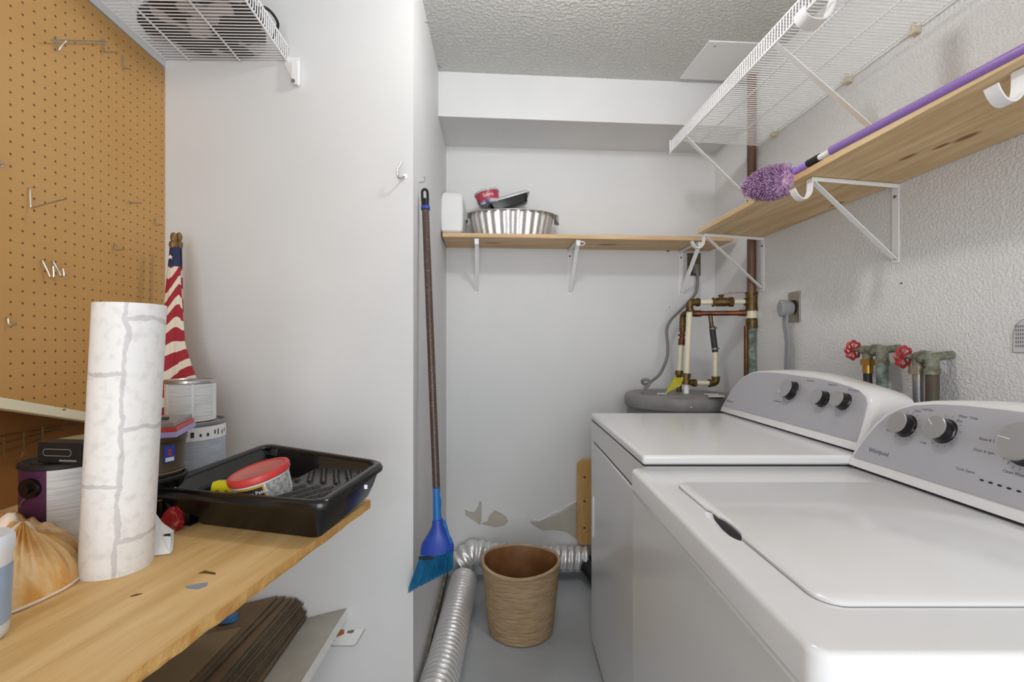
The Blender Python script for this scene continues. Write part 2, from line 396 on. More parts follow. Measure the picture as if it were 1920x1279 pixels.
# ================================================================ THE ROOM
XL, XR, YB, YN, ZC = -1.055, 1.23, 2.42, -1.7, 2.40
YP = 1.50                                                   # face of the left partition
b = NB(); box(b, (XL-.1, YN-.1, -.1), (XR+.1, YB+.1, 0)); struct('floor', b, M_floor, smooth=False)
b = NB(); box(b, (XL-.1, YN-.1, ZC), (XR+.1, YB+.1, ZC+.1)); struct('ceiling', b, M_ceil, smooth=False)
b = NB(); box(b, (XL-.1, YN, 0), (XL, YP, ZC)); struct('wall_left', b, M_wall, smooth=False)
b = NB(); box(b, (XR, YN, 0), (XR+.1, YB+.1, ZC)); struct('wall_right', b, M_rwall, smooth=False)
b = NB(); box(b, (-.35, YB, 0), (XR, YB+.1, ZC)); wb = struct('wall_back', b, M_wall, smooth=False)
b = NB(); prism(b, [(XL-.1, YP, 0), (-.219, YP, 0), (-.183, YB+.1, 0), (XL-.1, YB+.1, 0)], (0, 0, ZC)); struct('wall_partition', b, M_wall, smooth=False)
b = NB(); box(b, (XL, YN-.1, 0), (-.55, YN, ZC)); box(b, (.75, YN-.1, 0), (XR, YN, ZC)); box(b, (-.55, YN-.1, 2.05), (.75, YN, ZC))
struct('wall_rear', b, M_wall, smooth=False)
b = NB(); prism(b, [(-.2, 2.11, 2.20), (XR, 2.125, 2.20), (XR, YB, 2.20), (-.187, YB, 2.20)], (0, 0, ZC-2.20)); struct('trim_1', b, M_wall, smooth=False)
# hardboard backing below the pegboard and furring above it
b = NB(); box(b, (XL, -.3, .8), (XL+.006, YP, 1.1)); struct('trim_2', b, M_hard, smooth=False)
b = NB(); box(b, (XL, -.6, 2.022), (-.968, YP, 2.03+.012)); struct('trim_3', b, M_wall, smooth=False)
# worn baseboard line along the alcove side wall
b = NB(); prism(b, [(-.2165, 1.56, 0), (-.1845, 2.40, 0), (-.1745, 2.40, 0), (-.2065, 1.56, 0)], (0, 0, .05))
struct('baseboard_left', b, mat('dirty_base', '#9b9488', .8, c2='#6f675b', nscale=30), smooth=False)
# peeled paint on the back wall
def peel(pts, name='peeled_patch'):
    b = NB(); P = [px(u, v, Y=YB-.0006) for u, v in pts]; prism(b, P, (0, .0005, 0)); obj(name, b, M_peel, wb, smooth=False, world=True, label='bare plaster patch where paint peeled')
def flake(pts, wd=.006):
    b = NB(); P = [px(u, v, Y=YB-.004) for u, v in pts]
    up = []
    for i, p in enumerate(P): up.append(p+Vector((random.uniform(-.002, .002), .003, wd*random.uniform(.6, 1.6))))
    loft(b, [P+[], up], closed=False, cap=(False, False)); o = obj('curled_paint', b, M_flake, wb, smooth=False)
    s = o.modifiers.new('s', 'SOLIDIFY'); s.thickness = .0012
peel([(872, 955), (880, 960), (890, 960), (897, 950), (899, 940), (903, 941), (903, 975), (900, 985), (888, 976), (872, 966)])
peel([(903, 981), (914, 977), (917, 967), (927, 957), (940, 963), (949, 970), (953, 978), (945, 986), (928, 989), (903, 983)])
peel([(992, 978), (1010, 979), (1030, 970), (1046, 964), (1062, 955), (1080, 943), (1094, 940), (1094, 1018), (1084, 1014), (1062, 998), (1040, 994), (1018, 995), (1002, 987)])
flake([(872, 955), (880, 960), (890, 960), (897, 950), (899, 940)]); flake([(927, 957), (940, 963), (951, 970)], .003)
flake([(989, 962), (993, 971), (999, 975), (1010, 977), (1020, 974), (1030, 968), (1038, 962), (1050, 960), (1060, 952), (1070, 946), (1082, 940)], .008)
flake([(962, 973), (970, 971)], .004)

# white access panel screwed to the ceiling
b = NB(); q = [px(1330, 78, Z=ZC-.006), px(1275, 148, Z=ZC-.006), px(1420, 153, Z=ZC-.006), px(1475, 84, Z=ZC-.006)]; prism(b, q, (0, 0, .0055))
ap = tag(obj('ceiling_panel', b, M_white, smooth=False), 'flat white board patch screwed to the textured ceiling near the beam', 'panel')
b = NB(); p_ = q[0]*.9+q[2]*.1; rod(b, p_-Vector((0, 0, .002)), p_, .004); obj('screw', b, M_galv, ap)

# ================================================================ THE DRYER AND THE WASHER (they stand square to the camera axis)
def mbox(b, lo, hi, mi=0): # box in machine coordinates a, d, z
    m = Matrix(((cs, sn, 0, 0), (-sn, cs, 0, 0), (0, 0, 1, 0), (0, 0, 0, 1)))
    return box(b, lo, hi, m, mi)
def mt(pts): return [MF(*p) for p in pts]
def cutout(o, cutter):
    me = bpy.data.meshes.new('c'); cutter.to_mesh(me); cutter.free(); c = bpy.data.objects.new('c', me); C.collection.objects.link(c)
    if o.parent: c.matrix_world = FRAMES[o.parent.name]; c.data.transform(FRAMES[o.parent.name].inverted())
    c.parent = o.parent; c.matrix_parent_inverse = Matrix.Identity(4)
    c.location = (0, 0, 0); c.rotation_euler = (0, 0, 0)
    m = o.modifiers.new('b', 'BOOLEAN'); m.operation = 'DIFFERENCE'; m.object = c; m.solver = 'EXACT'
    bpy.context.view_layer.update()
    nm = bpy.data.meshes.new_from_object(o.evaluated_get(bpy.context.evaluated_depsgraph_get()))
    o.modifiers.remove(m)
    for mm in list(o.modifiers): o.modifiers.remove(mm)
    old = o.data; o.data = nm; bpy.data.meshes.remove(old); bpy.data.objects.remove(c)
def console(root, outline, a0, z0, k, zb, sil_in=.004):
    dm = sum(p[0] for p in outline)/len(outline); zm = z0+.06
    def ring(off, da, zs=1.0):
        r = []
        for d, z in outline+[(outline[-1][0], zb), (outline[0][0], zb)]:
            v = Vector((d-dm, z-zm)); v = v+v.normalized()*off
            zz = zm+v.y
            if z <= zb+1e-4: zz = zb
            if zs < 1 and zz > zb: zz = zb+(zz-zb)*zs
            r.append(MF(a0+(zz-z0)*k*(1 if da < .1 else .75)+da, dm+v.x, zz))
        return r
    b = NB(); loft(b, [ring(.003, .001), ring(.008, .003), ring(.0105, .010), ring(.012, .022), ring(.010, .06), ring(.004, .125, .93)])
    obj('console_housing', b, M_appl, root, ang=50)
    r0 = []; r1 = []
    for d, z in outline:
        v = Vector((d-dm, z-zm)); v = v-v.normalized()*sil_in; zz = zm+v.y
        r0.append(MF(a0+(zz-z0)*k-.0018, dm+v.x, zz)); r1.append(MF(a0+(zz-z0)*k+.002, dm+v.x, zz))
    b = NB(); loft(b, [r1, r0]); obj('control_panel', b, M_silver, root, label='silver grey control panel', smooth=False)
def knob(root, d, z, a0, z0, k, r, h, mark=None):
    nn = Vector((-1, 0, k)).normalized(); s = Vector((k, 0, 1)).normalized(); dd = Vector((0, 1, 0))
    base = Vector((a0+(z-z0)*k-.002, d, z))
    def ring(rr, hh): return [MF(*(base+nn*hh+dd*math.cos(t)*rr+s*math.sin(t)*rr)) for t in [2*math.pi*i/40 for i in range(40)]]
    b = NB(); loft(b, [ring(r*1.08, 0), ring(r*1.05, .003), ring(r*.98, .005), ring(r*.95, h)])
    kb = obj('knob', b, M_black, root, label='black control knob with silver face')
    b = NB(); loft(b, [ring(r*.97, h), ring(r*1.0, h+.001), ring(r*.99, h+.003), ring(r*.94, h+.0035), ring(r*.92, h+.003)]); obj('knob_cap', b, M_fridge, kb)
    if mark is not None:
        t = mark; e = dd*math.cos(t)+s*math.sin(t); f = dd*-math.sin(t)+s*math.cos(t); c0 = base+nn*(h+.0034)
        b = NB(); q = [c0+e*r*.3+f*.0007, c0+e*r*.9+f*.0007, c0+e*r*.9-f*.0007, c0+e*r*.3-f*.0007]; prism(b, mt(q), MF(*nn)*.0003); obj('knob_pointer', b, M_white, kb, smooth=False)
def ptext(root, s, d, z, a0, z0, k, size, off=.0021, align='CENTER', bold=0):
    b = NB(); o = MF(a0+(z-z0)*k-off, d, z); text(b, s, size, plane_mat(o, MF(0, -1, 0), MF(k, 0, 1)), align=align, ext=.0001, bold=bold)
    obj('lettering', b, M_inkg, root, smooth=False)
def ring_ticks(root, d, z, a0, z0, k, r, n, t0, t1):
    nn = Vector((-1, 0, k)).normalized(); s = Vector((k, 0, 1)).normalized(); dd = Vector((0, 1, 0)); base = Vector((a0+(z-z0)*k-.002, d, z)); b = NB()
    for i in range(n):
        t = t0+(t1-t0)*i/(n-1); e = dd*math.cos(t)+s*math.sin(t); f = dd*-math.sin(t)+s*math.cos(t)
        q = [base+e*r+f*.0005, base+e*(r+.004)+f*.0005, base+e*(r+.004)-f*.0005, base+e*r-f*.0005]; prism(b, mt(q), MF(*nn)*.0002)
    obj('dial_marks', b, M_inkg, root, smooth=False)

# ---- dryer
dr = thing('clothes_dryer', 'white clothes dryer beside the water heater, three round knobs on its silver panel', 'dryer', MF(.66, 1.485, 0), -TH)
b = NB(); mbox(b, (.3135, 1.12, .02), (1.02, 1.858, .8805)); obj('cabinet', b, M_applf, dr, bevel=.006)
b = NB(); mbox(b, (.33, 1.14, 0), (1.0, 1.84, .022)); obj('base_plinth', b, M_gap, dr, smooth=False)
b = NB(); mbox(b, (.3155, 1.122, .880), (1.02, 1.857, .8846)); obj('seam', b, M_gap, dr, smooth=False)
b = NB(); mbox(b, (.3105, 1.115, .8845), (1.03, 1.862, .9075)); o = obj('top', b, M_appl, dr, bevel=.007)
o.modifiers[0].segments = 4
b = NB(); mbox(b, (.3125, 1.166, .278), (.316, 1.794, .808)); obj('door_gap', b, M_gap, dr, smooth=False)
b = NB(); mbox(b, (.307, 1.169, .281), (.3145, 1.791, .805)); door = obj('door', b, M_applf, dr, bevel=.003)
b = NB()
def slot(b, dc, z0_, z1_, w_, a, t):
    r = []
    for i in range(24):
        th = 2*math.pi*i/24; zc = z1_-w_ if math.sin(th) > 0 else z0_+w_
        r.append((dc+math.cos(th)*w_, zc+math.sin(th)*w_))
    return r
r1 = slot(b, 1.768, .45, .605, .011, 0, 0); r2 = slot(b, 1.768, .455, .60, .0065, 0, 0)
loft(b, [[MF(.3072, d, z) for d, z in r1], [MF(.3035, d, z) for d, z in r1], [MF(.3035, d, z) for d, z in r2], [MF(.3062, d, z) for d, z in r2]], cap=(True, True)); obj('door_handle', b, M_appl, door)
dout = [(1.87, .935), (1.862, .955), (1.848, .996), (1.822, 1.030), (1.793, 1.054), (1.748, 1.071), (1.70, 1.078), (1.62, 1.082), (1.53, 1.083), (1.43, 1.080), (1.35, 1.076), (1.285, 1.070), (1.228, 1.062), (1.192, 1.054), (1.166, 1.042), (1.152, 1.026), (1.146, 1.0), (1.142, .97), (1.139, .935)]
console(dr, dout, .835, .925, .4, .914)
b = NB(); mbox(b, (.842, 1.14, .9065), (.985, 1.866, .915)); obj('console_seam', b, M_gap, dr, smooth=False)
for d, z, r in ((1.468, 1.030, .0285), (1.313, 1.020, .022), (1.231, 1.022, .022)): knob(dr, d, z, .835, .925, .4, r, .021)
ring_ticks(dr, 1.468, 1.030, .835, .925, .4, .037, 22, .3, 5.6)
ptext(dr, 'Whirlpool', 1.825, .958, .835, .925, .4, .0125)
for s_, d, z in (('Temperature', 1.30, 1.062), ('End of Cycle', 1.215, 1.054), ('Timed Dry', 1.40, 1.066), ('Automatic Dry', 1.52, .992)): ptext(dr, s_, d, z, .835, .925, .4, .0075)

# ---- washer
wa = thing('washing_machine', 'white top-loading washing machine in front with hinged lid and silver control panel', 'washing machine', MF(.62, .767, 0), -TH)
b = NB(); mbox(b, (.2815, .433, .02), (.975, 1.103, .8345)); obj('cabinet', b, M_applf, wa, bevel=.008)
b = NB(); mbox(b, (.30, .45, 0), (.96, 1.085, .022)); obj('base_plinth', b, M_gap, wa, smooth=False)
b = NB(); mbox(b, (.2835, .434, .834), (.97, 1.102, .8387)); obj('seam', b, M_gap, wa, smooth=False)
# top shell with rounded corners
def rrect(a0, a1, d0, d1, r, n=6):
    out = []
    for ca, cdd, t0 in ((a1-r, d1-r, 0), (a0+r, d1-r, 90), (a0+r, d0+r, 180), (a1-r, d0+r, 270)):
        for i in range(n+1):
            t = math.radians(t0+90*i/n); out.append((ca+math.cos(t)*r, cdd+math.sin(t)*r))
    return out
def rslab(b, a0, a1, d0, d1, z0_, z1_, r, e=.006, n=6):
    rings = [[MF(a, d, z0_) for a, d in rrect(a0, a1, d0, d1, r, n)]]
    for i in range(5):
        t = math.radians(90*i/4); o_ = e*(1-math.cos(t)); rings.append([MF(a, d, z1_-e+e*math.sin(t)) for a, d in rrect(a0+o_, a1-o_, d0+o_, d1-o_, max(r-o_, .001), n)])
    loft(b, rings)
b = NB(); rslab(b, .278, .975, .428, 1.108,   .8385, .881, .022, .008, 16); top = obj('top', b, M_appl, wa, ang=60)
cb = NB(); P = []
lathe(cb, [(.001, -.016), (.5, -.014), (.9, -.008), (1.0, 0), (1.0, .02), (.001, .02)], (0, 0, 0), n=24)
for v in cb.verts: v.co = MF(.334+v.co.x*.0125, .745+v.co.y*.062, .881+v.co.z)
cutout(top, cb)
for p in top.data.polygons: p.use_smooth = True
top.data.set_sharp_from_angle(angle=math.radians(35))
b = NB(); mbox(b, (.3405, .692, .868), (.347, .798, .8806)); obj('grip_shade_strip', b, M_gap, wa, smooth=False, label='dark strip standing in for the shade inside the lid grip')  # dark strip put in as the shade of the grip pocket
# lid: raised sheet with a scooped grip edge
def lid_outline(off=0):
    o_ = rrect(.337+off, .775-off, .508+off, .966-off, .028-off, 6)
    out = []
    for a, d in o_: out.append((a, d))
    # insert grip scoop on the front edge between d .80 and .69
    res = []
    for i, (a, d) in enumerate(out):
        res.append((a, d)); nx = out[(i+1) % len(out)]
        if a < .345+off and d > .9 and nx[1] < .6:
            for dd_, aa in ((.812, 0), (.806, .0035), (.79, .004), (.775, .0035), (.762, .0075), (.74, .0085), (.715, .0075), (.70, .005), (.688, 0)): res.append((.337+off+aa, dd_))
    return res
b = NB(); L0 = lid_outline(); L1 = lid_outline(.003)
loft(b, [[MF(a, d, .8812) for a, d in L0], [MF(a, d, .885) for a, d in L0], [MF(a, d, .8872) for a, d in L1]]); lid = obj('lid', b, M_appl, wa, ang=50)
b = NB()
for s0, s1 in ((.0022, .0),):
    G = [(a, d) for a, d in rrect(.3352, .7768, .506, .968, .03, 6)]
    loft(b, [[MF(a, d, .8805) for a, d in G], [MF(a, d, .8814) for a, d in G]])
obj('lid_gap', b, mat('soft_gap', '#8d8d8f', .6), wa, smooth=False)
cb = NB(); lathe(cb, [(.001, -.016), (.5, -.014), (.9, -.008), (1.0, 0), (1.0, .02), (.001, .02)], (0, 0, 0), n=24)
for v in cb.verts: v.co = MF(.334+v.co.x*.0125, .745+v.co.y*.062, .881+v.co.z)
cutout(bpy.data.objects['lid_gap'], cb)
half = [(1.108, .907), (1.103, .925), (1.099, .939), (1.090, .961), (1.077, .987), (1.058, 1.012), (1.034, 1.029), (1.002, 1.042), (.957, 1.050), (.895, 1.055), (.83, 1.057)]
wout = half+[(.767*2-d, z) for d, z in half[::-1]]
console(wa, wout, .803, .905, .4, .888)
b = NB(); mbox(b, (.806, .434, .881), (.945, 1.104, .889)); obj('console_seam', b, M_gap, wa, smooth=False)
for d, z, r, mk in ((.998, .997, .0235, None), (.911, 1.001, .0235, 3.6-2.9), (.762, 1.003, .033, .1), (.60, 1.0, .0235, None)): knob(wa, d, z, .803, .905, .4, r, .02, mk)
b = NB(); A = (.803, .905, .4)
ptext(wa, 'Whirlpool', 1.040, .932, *A, .0135, bold=.0002); 
for s_, d, z in (('Load Size', .964, 1.036), ('Water Temp', .877, 1.033), ('Rinse & Spin', .825, 1.0), ('Drain & Spin', .827, .98), ('Cycle Status', .845, .942), ('Clean Washer', .765, .957), ('Normal', .755, 1.043), ('Hot', .89, 1.024), ('Cold', .945, .972), ('Large', .985, 1.031), ('Small', 1.035, .981), ('Auto', 1.043, 1.0)): ptext(wa, s_, d, z, *A, .0072)
ring_ticks(wa, .998, .997, *A, .029, 12, .4, 5.2); ring_ticks(wa, .911, 1.001, *A, .029, 12, .4, 5.2); ring_ticks(wa, .762, 1.003, *A, .039, 24, .1, 6)
for i, (u, v) in enumerate(((1841, 900.5), (1857.5, 905.3), (1874.5, 910.6), (1892, 916), (1910.5, 921.5), (1930, 927))):
    cx = (u-960)/F; cz = (V0-v)/F; kk = .4; dd_ = (.803-.002+(H-.905)*kk)/(cx-cz*kk); z = H+cz*dd_
    b = NB(); s = Vector((kk, 0, 1)).normalized(); nn = Vector((-1, 0, kk)).normalized(); c0 = Vector((.803+(z-.905)*kk-.002, dd_, z))
    r = [c0+Vector((0, 1, 0))*math.cos(t)*.0036+s*math.sin(t)*.0017 for t in [2*math.pi*j/14 for j in range(14)]]
    prism(b, mt(r), MF(*nn)*.0006); obj('indicator_light', b, M_black, wa, smooth=False)

# ================================================================ WATER HEATER AND PIPES
HC = Vector((.915, 2.155, 0))
wh = thing('water_heater', 'grey cylindrical electric water heater standing in the corner behind the dryer', 'water heater', HC)
b = NB(); lathe(b, [(.226, 0), (.232, .01), (.232, .90), (.236, .905)], HC, 48); obj('tank', b, M_heater, wh)
b = NB(); lathe(b, [(.239, .895), (.242, .90), (.242, .935), (.238, .948), (.225, .955), (.12, .957), (.01, .957)], HC, 48); obj('lid_pan', b, M_heatert, wh)
for t in (-2.55, -1.75, -1.0): b = NB(); p = HC+Vector((math.cos(t)*.242, math.sin(t)*.242, .917)); rod(b, p, p+Vector((math.cos(t), math.sin(t), 0))*.003, .004); obj('screw', b, M_chrome, wh)
for u0, v0, u1, v1 in ((1232, 737, 1250, 740), (1320, 738, 1348, 740.5), (1328, 741, 1358, 745)):
    b = NB(); q = [px(u0, v1, Z=.9585), px(u1, v1, Z=.9585), px(u1, v0, Z=.9585), px(u0, v0, Z=.9585)]; prism(b, q, (0, 0, .0005)); obj('sticker', b, M_label, wh, smooth=False)

DP = 2.16
def pp(u, v, D=DP): return px(u, v, D=D)
pa = thing('water_supply_piping', 'copper and cream water pipes with brass fittings rising above the water heater', 'pipes', HC+Vector((.05, 0, .957)))
def fit(b, p, q, r, n=12): rod(b, p, q, r, n=n)
RX = px(1409, 500, Y=2.045).x
b = NB(); rod(b, (RX, 2.045, px(1409, 612, Y=2.045).z), (RX, 2.045, ZC), .0185, n=16); obj('riser_pipe', b, M_riser, pa, label='brown copper riser')
b = NB(); rod(b, (RX, 2.045, .05), (RX, 2.045, px(1409, 612, Y=2.045).z), .0195, n=16); obj('lower_riser', b, M_verd, pa, label='grey green galvanised lower riser')
b = NB(); rod(b, (RX-.028, 2.04, .05), (RX-.028, 2.04, px(1398, 612, Y=2.045).z), .009, n=12); obj('thin_copper_pipe', b, M_copper, pa)
rz = lambda v: px(1409, v, Y=2.045).z
b = NB()
for v0_, v1_, r in ((550, 582, .024), (598, 612, .024), (548, 552, .027), (578, 583, .027), (611, 615, .027)): rod(b, (RX, 2.045, rz(v1_)), (RX, 2.045, rz(v0_)), r, n=14)
obj('riser_tee', b, M_brass, pa)
b = NB(); rod(b, (RX, 2.045, rz(597)), (RX, 2.045, rz(583)), .0235, n=14); obj('cream_collar', b, M_cpvc, pa)
RD = 2.045*cs+RX*sn
# upper run
A0 = pp(1299, 567); A1 = px(1402, 566, D=RD)
b = NB(); rod(b, A0, A1, .0115, n=14); obj('upper_pipe', b, M_cpvc, pa, label='cream plastic pipe')
V1 = pp(1293, 580); V2 = pp(1287, 712)
b = NB(); rod(b, V1, V2, .0135, n=14); obj('down_pipe', b, M_cpvc, pa, label='cream plastic pipe')
b = NB(); sweep(b, cat([pp(1293, 583), pp(1293, 572), pp(1297, 567), pp(1309, 567)], 5), .0165, 12)
rod(b, pp(1306, 567), pp(1311, 567), .0195, n=12); rod(b, pp(1293, 585), pp(1293, 580), .0195, n=12); obj('elbow', b, M_brass, pa)
b = NB(); t = lambda s: A0.lerp(A1, s)
sweep(b, [t(.37), t(.43), t(.431), t(.5), t(.56), t(.561), t(.62), t(.63), t(.72)], lambda s: .017 if s < .2 else (.020 if s < .8 else .018), 12)
rod(b, t(.36), t(.39), .022, n=8); rod(b, t(.66), t(.74), .022, n=8); p = t(.52); rod(b, p, p+Vector((0, 0, .032)), .009, n=10); rod(b, p+Vector((0, 0, .026)), p+Vector((0, 0, .032)), .014, n=6)
va = obj('shutoff_valve', b, M_brass, pa)
b = NB(); h0 = p+Vector((0, 0, .032)); ribbon(b, [h0-Vector((.01, 0, 0)), h0+Vector((.008, 0, .003)), px(1366, 549.5, D=2.15), px(1397, 548.5, D=2.14)], (0, 1, 0), .014, .002); obj('lever_handle', b, M_red, va, smooth=False)
b = NB(); rod(b, px(1396, 566, D=RD), px(1405, 566, D=RD), .018, n=12); obj('union', b, M_brass, pa)
# second run
b = NB(); rod(b, pp(1299, 588, 2.2), px(1400, 587, D=RD), .0115, n=12); obj('copper_branch', b, M_copper, pa, label='reddish copper branch pipe')
b = NB(); rod(b, pp(1301, 588, 2.2), pp(1314, 588, 2.2), .0155, n=12); rod(b, px(1386, 587, D=2.14), px(1401, 587, D=RD), .0145, n=12); obj('coupling', b, M_brass, pa)
b = NB(); sweep(b, cat([pp(1299, 588, 2.2), pp(1287, 588, 2.22), pp(1281, 592, 2.24), pp(1280, 604, 2.24)], 5), .0145, 12); rod(b, pp(1280, 602, 2.24), pp(1279.5, 622, 2.24), .015, n=12); obj('rear_elbow', b, M_brass, pa)
b = NB(); rod(b, pp(1279.5, 622, 2.24), pp(1278, 648, 2.24), .012, n=12); rod(b, pp(1278, 627, 2.24), pp(1278, 630, 2.24), .017, n=12); rod(b, pp(1278.5, 635, 2.24), pp(1277.5, 647, 2.24), .0155, n=12); obj('rear_coupling', b, M_copper, pa)
b = NB(); rod(b, pp(1277.5, 646, 2.24), pp(1274, 700, 2.24), .0125, n=12); obj('rear_down_pipe', b, M_cpvc, pa, label='cream plastic pipe')
b = NB(); rod(b, pp(1273.5, 695, 2.24), pp(1273, 704, 2.24), .019, n=8); rod(b, pp(1273, 704, 2.24), Vector((pp(1273, 704, 2.24).x, pp(1273, 704, 2.24).y, .955)), .012, n=12); obj('rear_union', b, M_brass, pa)
b = NB()
for a_, c_, r in ((700, 707, .021), (707, 713, .017), (713, 721, .021)): rod(b, pp(1287, a_), pp(1286.5, c_), r, n=8)
rod(b, pp(1287, 716), pp(1304, 718), .0145, n=12); rod(b, pp(1299, 718), pp(1305, 718), .018, n=10); obj('lower_tee', b, M_brass, pa)
b = NB(); q = pp(1286.5, 721); rod(b, q, (q.x, q.y, .955), .013, n=12); obj('tank_nipple', b, M_white, pa)
b = NB(); rod(b, pp(1303, 718), pp(1332, 718.5), .0105, n=12); rod(b, pp(1341, 658), pp(1341, 710), .0115, n=12); obj('relief_pipe', b, M_cpvc, pa, label='cream plastic pipe')
b = NB(); sweep(b, cat([pp(1330, 718.5), pp(1338, 718), pp(1342, 714), pp(1342, 706)], 5), .0165, 12); rod(b, pp(1329, 718.5), pp(1332, 718.5), .0195, n=10); rod(b, pp(1342, 709), pp(1342, 706), .0195, n=10); obj('relief_elbow', b, M_brass, pa)
b = NB(); rod(b, pp(1332, 592), pp(1335, 618), .0095, n=10); obj('branch_drop', b, M_brass, pa)
b = NB(); rod(b, pp(1335, 612), pp(1341, 660), .0135, n=14); hs = obj('rubber_hose', b, M_rubber, pa)
b = NB()
for (u, v) in ((1336, 616), (1340.3, 654)):
    rod(b, pp(u, v-1.5), pp(u+.3, v+1.5), .0155, n=14); rod(b, pp(u+4, v), pp(u+8, v-1), .004, n=8)
obj('hose_clamp', b, M_galv, hs)
b = NB(); q = [pp(1247, 728, 2.1), pp(1264, 708, 2.12), pp(1282, 708, 2.12), pp(1276, 724, 2.1)]; q[0].z = .962; prism(b, q, (0, .001, 0)); tag(obj('warning_tag', b, M_yeltag, smooth=False), 'yellow folded warning tag hanging from the pipes above the water heater', 'tag')

# back wall outlet with flexible grey cord to the heater
# bare bulb in its holder on the ceiling, just above the picture: the light that throws the room's shadows
LP = Vector((.27, 1.16, 2.27))
cl = thing('ceiling_light', 'round bare bulb in a white ceiling holder above the passage', 'light', (LP.x, LP.y, ZC))
b = NB(); lathe(b, [(.055, 0), (.055, -.02), (.03, -.05), (.024, -.085)], (LP.x, LP.y, ZC), 32); obj('lamp_holder', b, M_white, cl)
M_bulb = bpy.data.materials.new('bulb_glow'); M_bulb.use_nodes = True
M_bulb.node_tree.nodes['Principled BSDF'].inputs['Emission Color'].default_value = (1, .985, .97, 1)
M_bulb.node_tree.nodes['Principled BSDF'].inputs['Emission Strength'].default_value = BULB_W/(4*math.pi*.05**2*math.pi)
b = NB(); bmesh.ops.create_uvsphere(b, u_segments=24, v_segments=16, radius=.05); b.transform(Matrix.Translation(LP)); obj('bulb', b, M_bulb, cl)
ow = thing('electrical_outlet', 'brown outlet box on the back wall under the pine shelf', 'outlet', px(1300, 497, Y=YB-.002))
b = NB(); c0 = px(1289, 517, Y=YB-.004); c1 = px(1313.5, 475, Y=YB-.004); box(b, (c0.x, YB-.006, c0.z), (c1.x, YB-.0003, c1.z)); obj('cover_plate', b, M_outlet, ow, bevel=.001)
b = NB(); c0 = px(1294, 500, Y=YB-.004); rod(b, (c0.x+.004, YB-.012, c0.z+.004), (c0.x+.004, YB-.006, c0.z+.004), .014, n=14); box(b, (c0.x-.012, YB-.009, c0.z-.04), (c0.x+.012, YB-.006, c0.z-.028)); obj('socket', b, M_blackm, ow)
cp = [px(1305, 500, Y=2.385), px(1308, 520, Y=2.38), px(1306, 545, Y=2.375), px(1297, 560, Y=2.37), px(1276, 582, Y=2.35), px(1258, 600, Y=2.33), px(1250, 620, Y=2.3), px(1252, 650, Y=2.28), px(1250, 673, Y=2.26), px(1238, 700, Y=2.22), px(1224, 713, Y=2.18), px(1212, 722, Y=2.15)]
cpp = cat(cp, 8); cpp += cat([cp[-1], px(1205, 718, Y=2.15), px(1206, 712, Y=2.14), px(1217, 714, Y=2.13), px(1216, 722, Y=2.13), px(1205, 733, Y=2.12), Vector((px(1209, 735, Y=2.13).x, 2.12, .955))], 6)[1:]
b = NB(); sweep(b, cpp, .0075, 8)
pc = tag(obj('heater_power_cord', b, M_cordd), 'grey flexible cord looping from the back wall outlet down to the water heater', 'cord')
b = NB(); c0 = px(1306, 505, Y=2.395); box(b, (c0.x-.014, 2.392, c0.z-.02), (c0.x+.014, YB-.0065, c0.z+.03)); obj('plug', b, M_cordd, pc, bevel=.004)

# dryer outlet on the right wall
XW = XR
o_ = px(1490, 575, X=XW)
ow = thing('dryer_outlet', 'steel outlet plate on the right wall above the dryer', 'outlet', o_)
b = NB(); c0 = px(1479, 549, X=XW-.003); c1 = px(1500, 603, X=XW-.003); box(b, (XW-.006, c1.y, c1.z), (XW, c0.y, c0.z)); obj('cover_plate', b, M_plate, ow, bevel=.001)
yc = (c0.y+c1.y)/2; zc = (c0.z+c1.z)/2
b = NB(); rod(b, (XW-.014, yc, zc), (XW-.006, yc, zc), .026, n=20); obj('socket', b, M_blackm, ow)
b = NB(); rings = []
for s_, hx, hy, hz in ((0, .022, .020, .026), (.012, .026, .022, .030), (.03, .026, .024, .034), (.045, .022, .022, .034), (.05, .014, .016, .028)):
    rings.append([Vector((XW-.014-s_, yc+hy*math.cos(t_)*(1 if abs(math.cos(t_)) > .5 else 1), zc-.006+hz*math.sin(t_))) for t_ in [2*math.pi*i/20 for i in range(20)]])
loft(b, rings); plug = thing('dryer_power_cord', 'grey dryer cord with moulded plug hanging from the steel outlet', 'cord', (XW-.03, yc, zc-.006))
obj('plug', b, M_cord, plug)
b = NB(); cpts = cat([Vector((XW-.038, yc, zc-.03)), Vector((XW-.038, yc+.002, zc-.07)), Vector((XW-.032, yc-.003, zc-.13)), Vector((XW-.03, yc+.001, zc-.19)), Vector((XW-.03, yc+.004, zc-.27)), Vector((XW-.03, yc, .95)), Vector((XW-.03, yc, .7))], 6)
for s_ in (-1, 0, 1): sweep(b, [p+Vector((0, .0085*s_, 0)) for p in cpts], .0062, 8)
obj('cord', b, M_cord, plug)

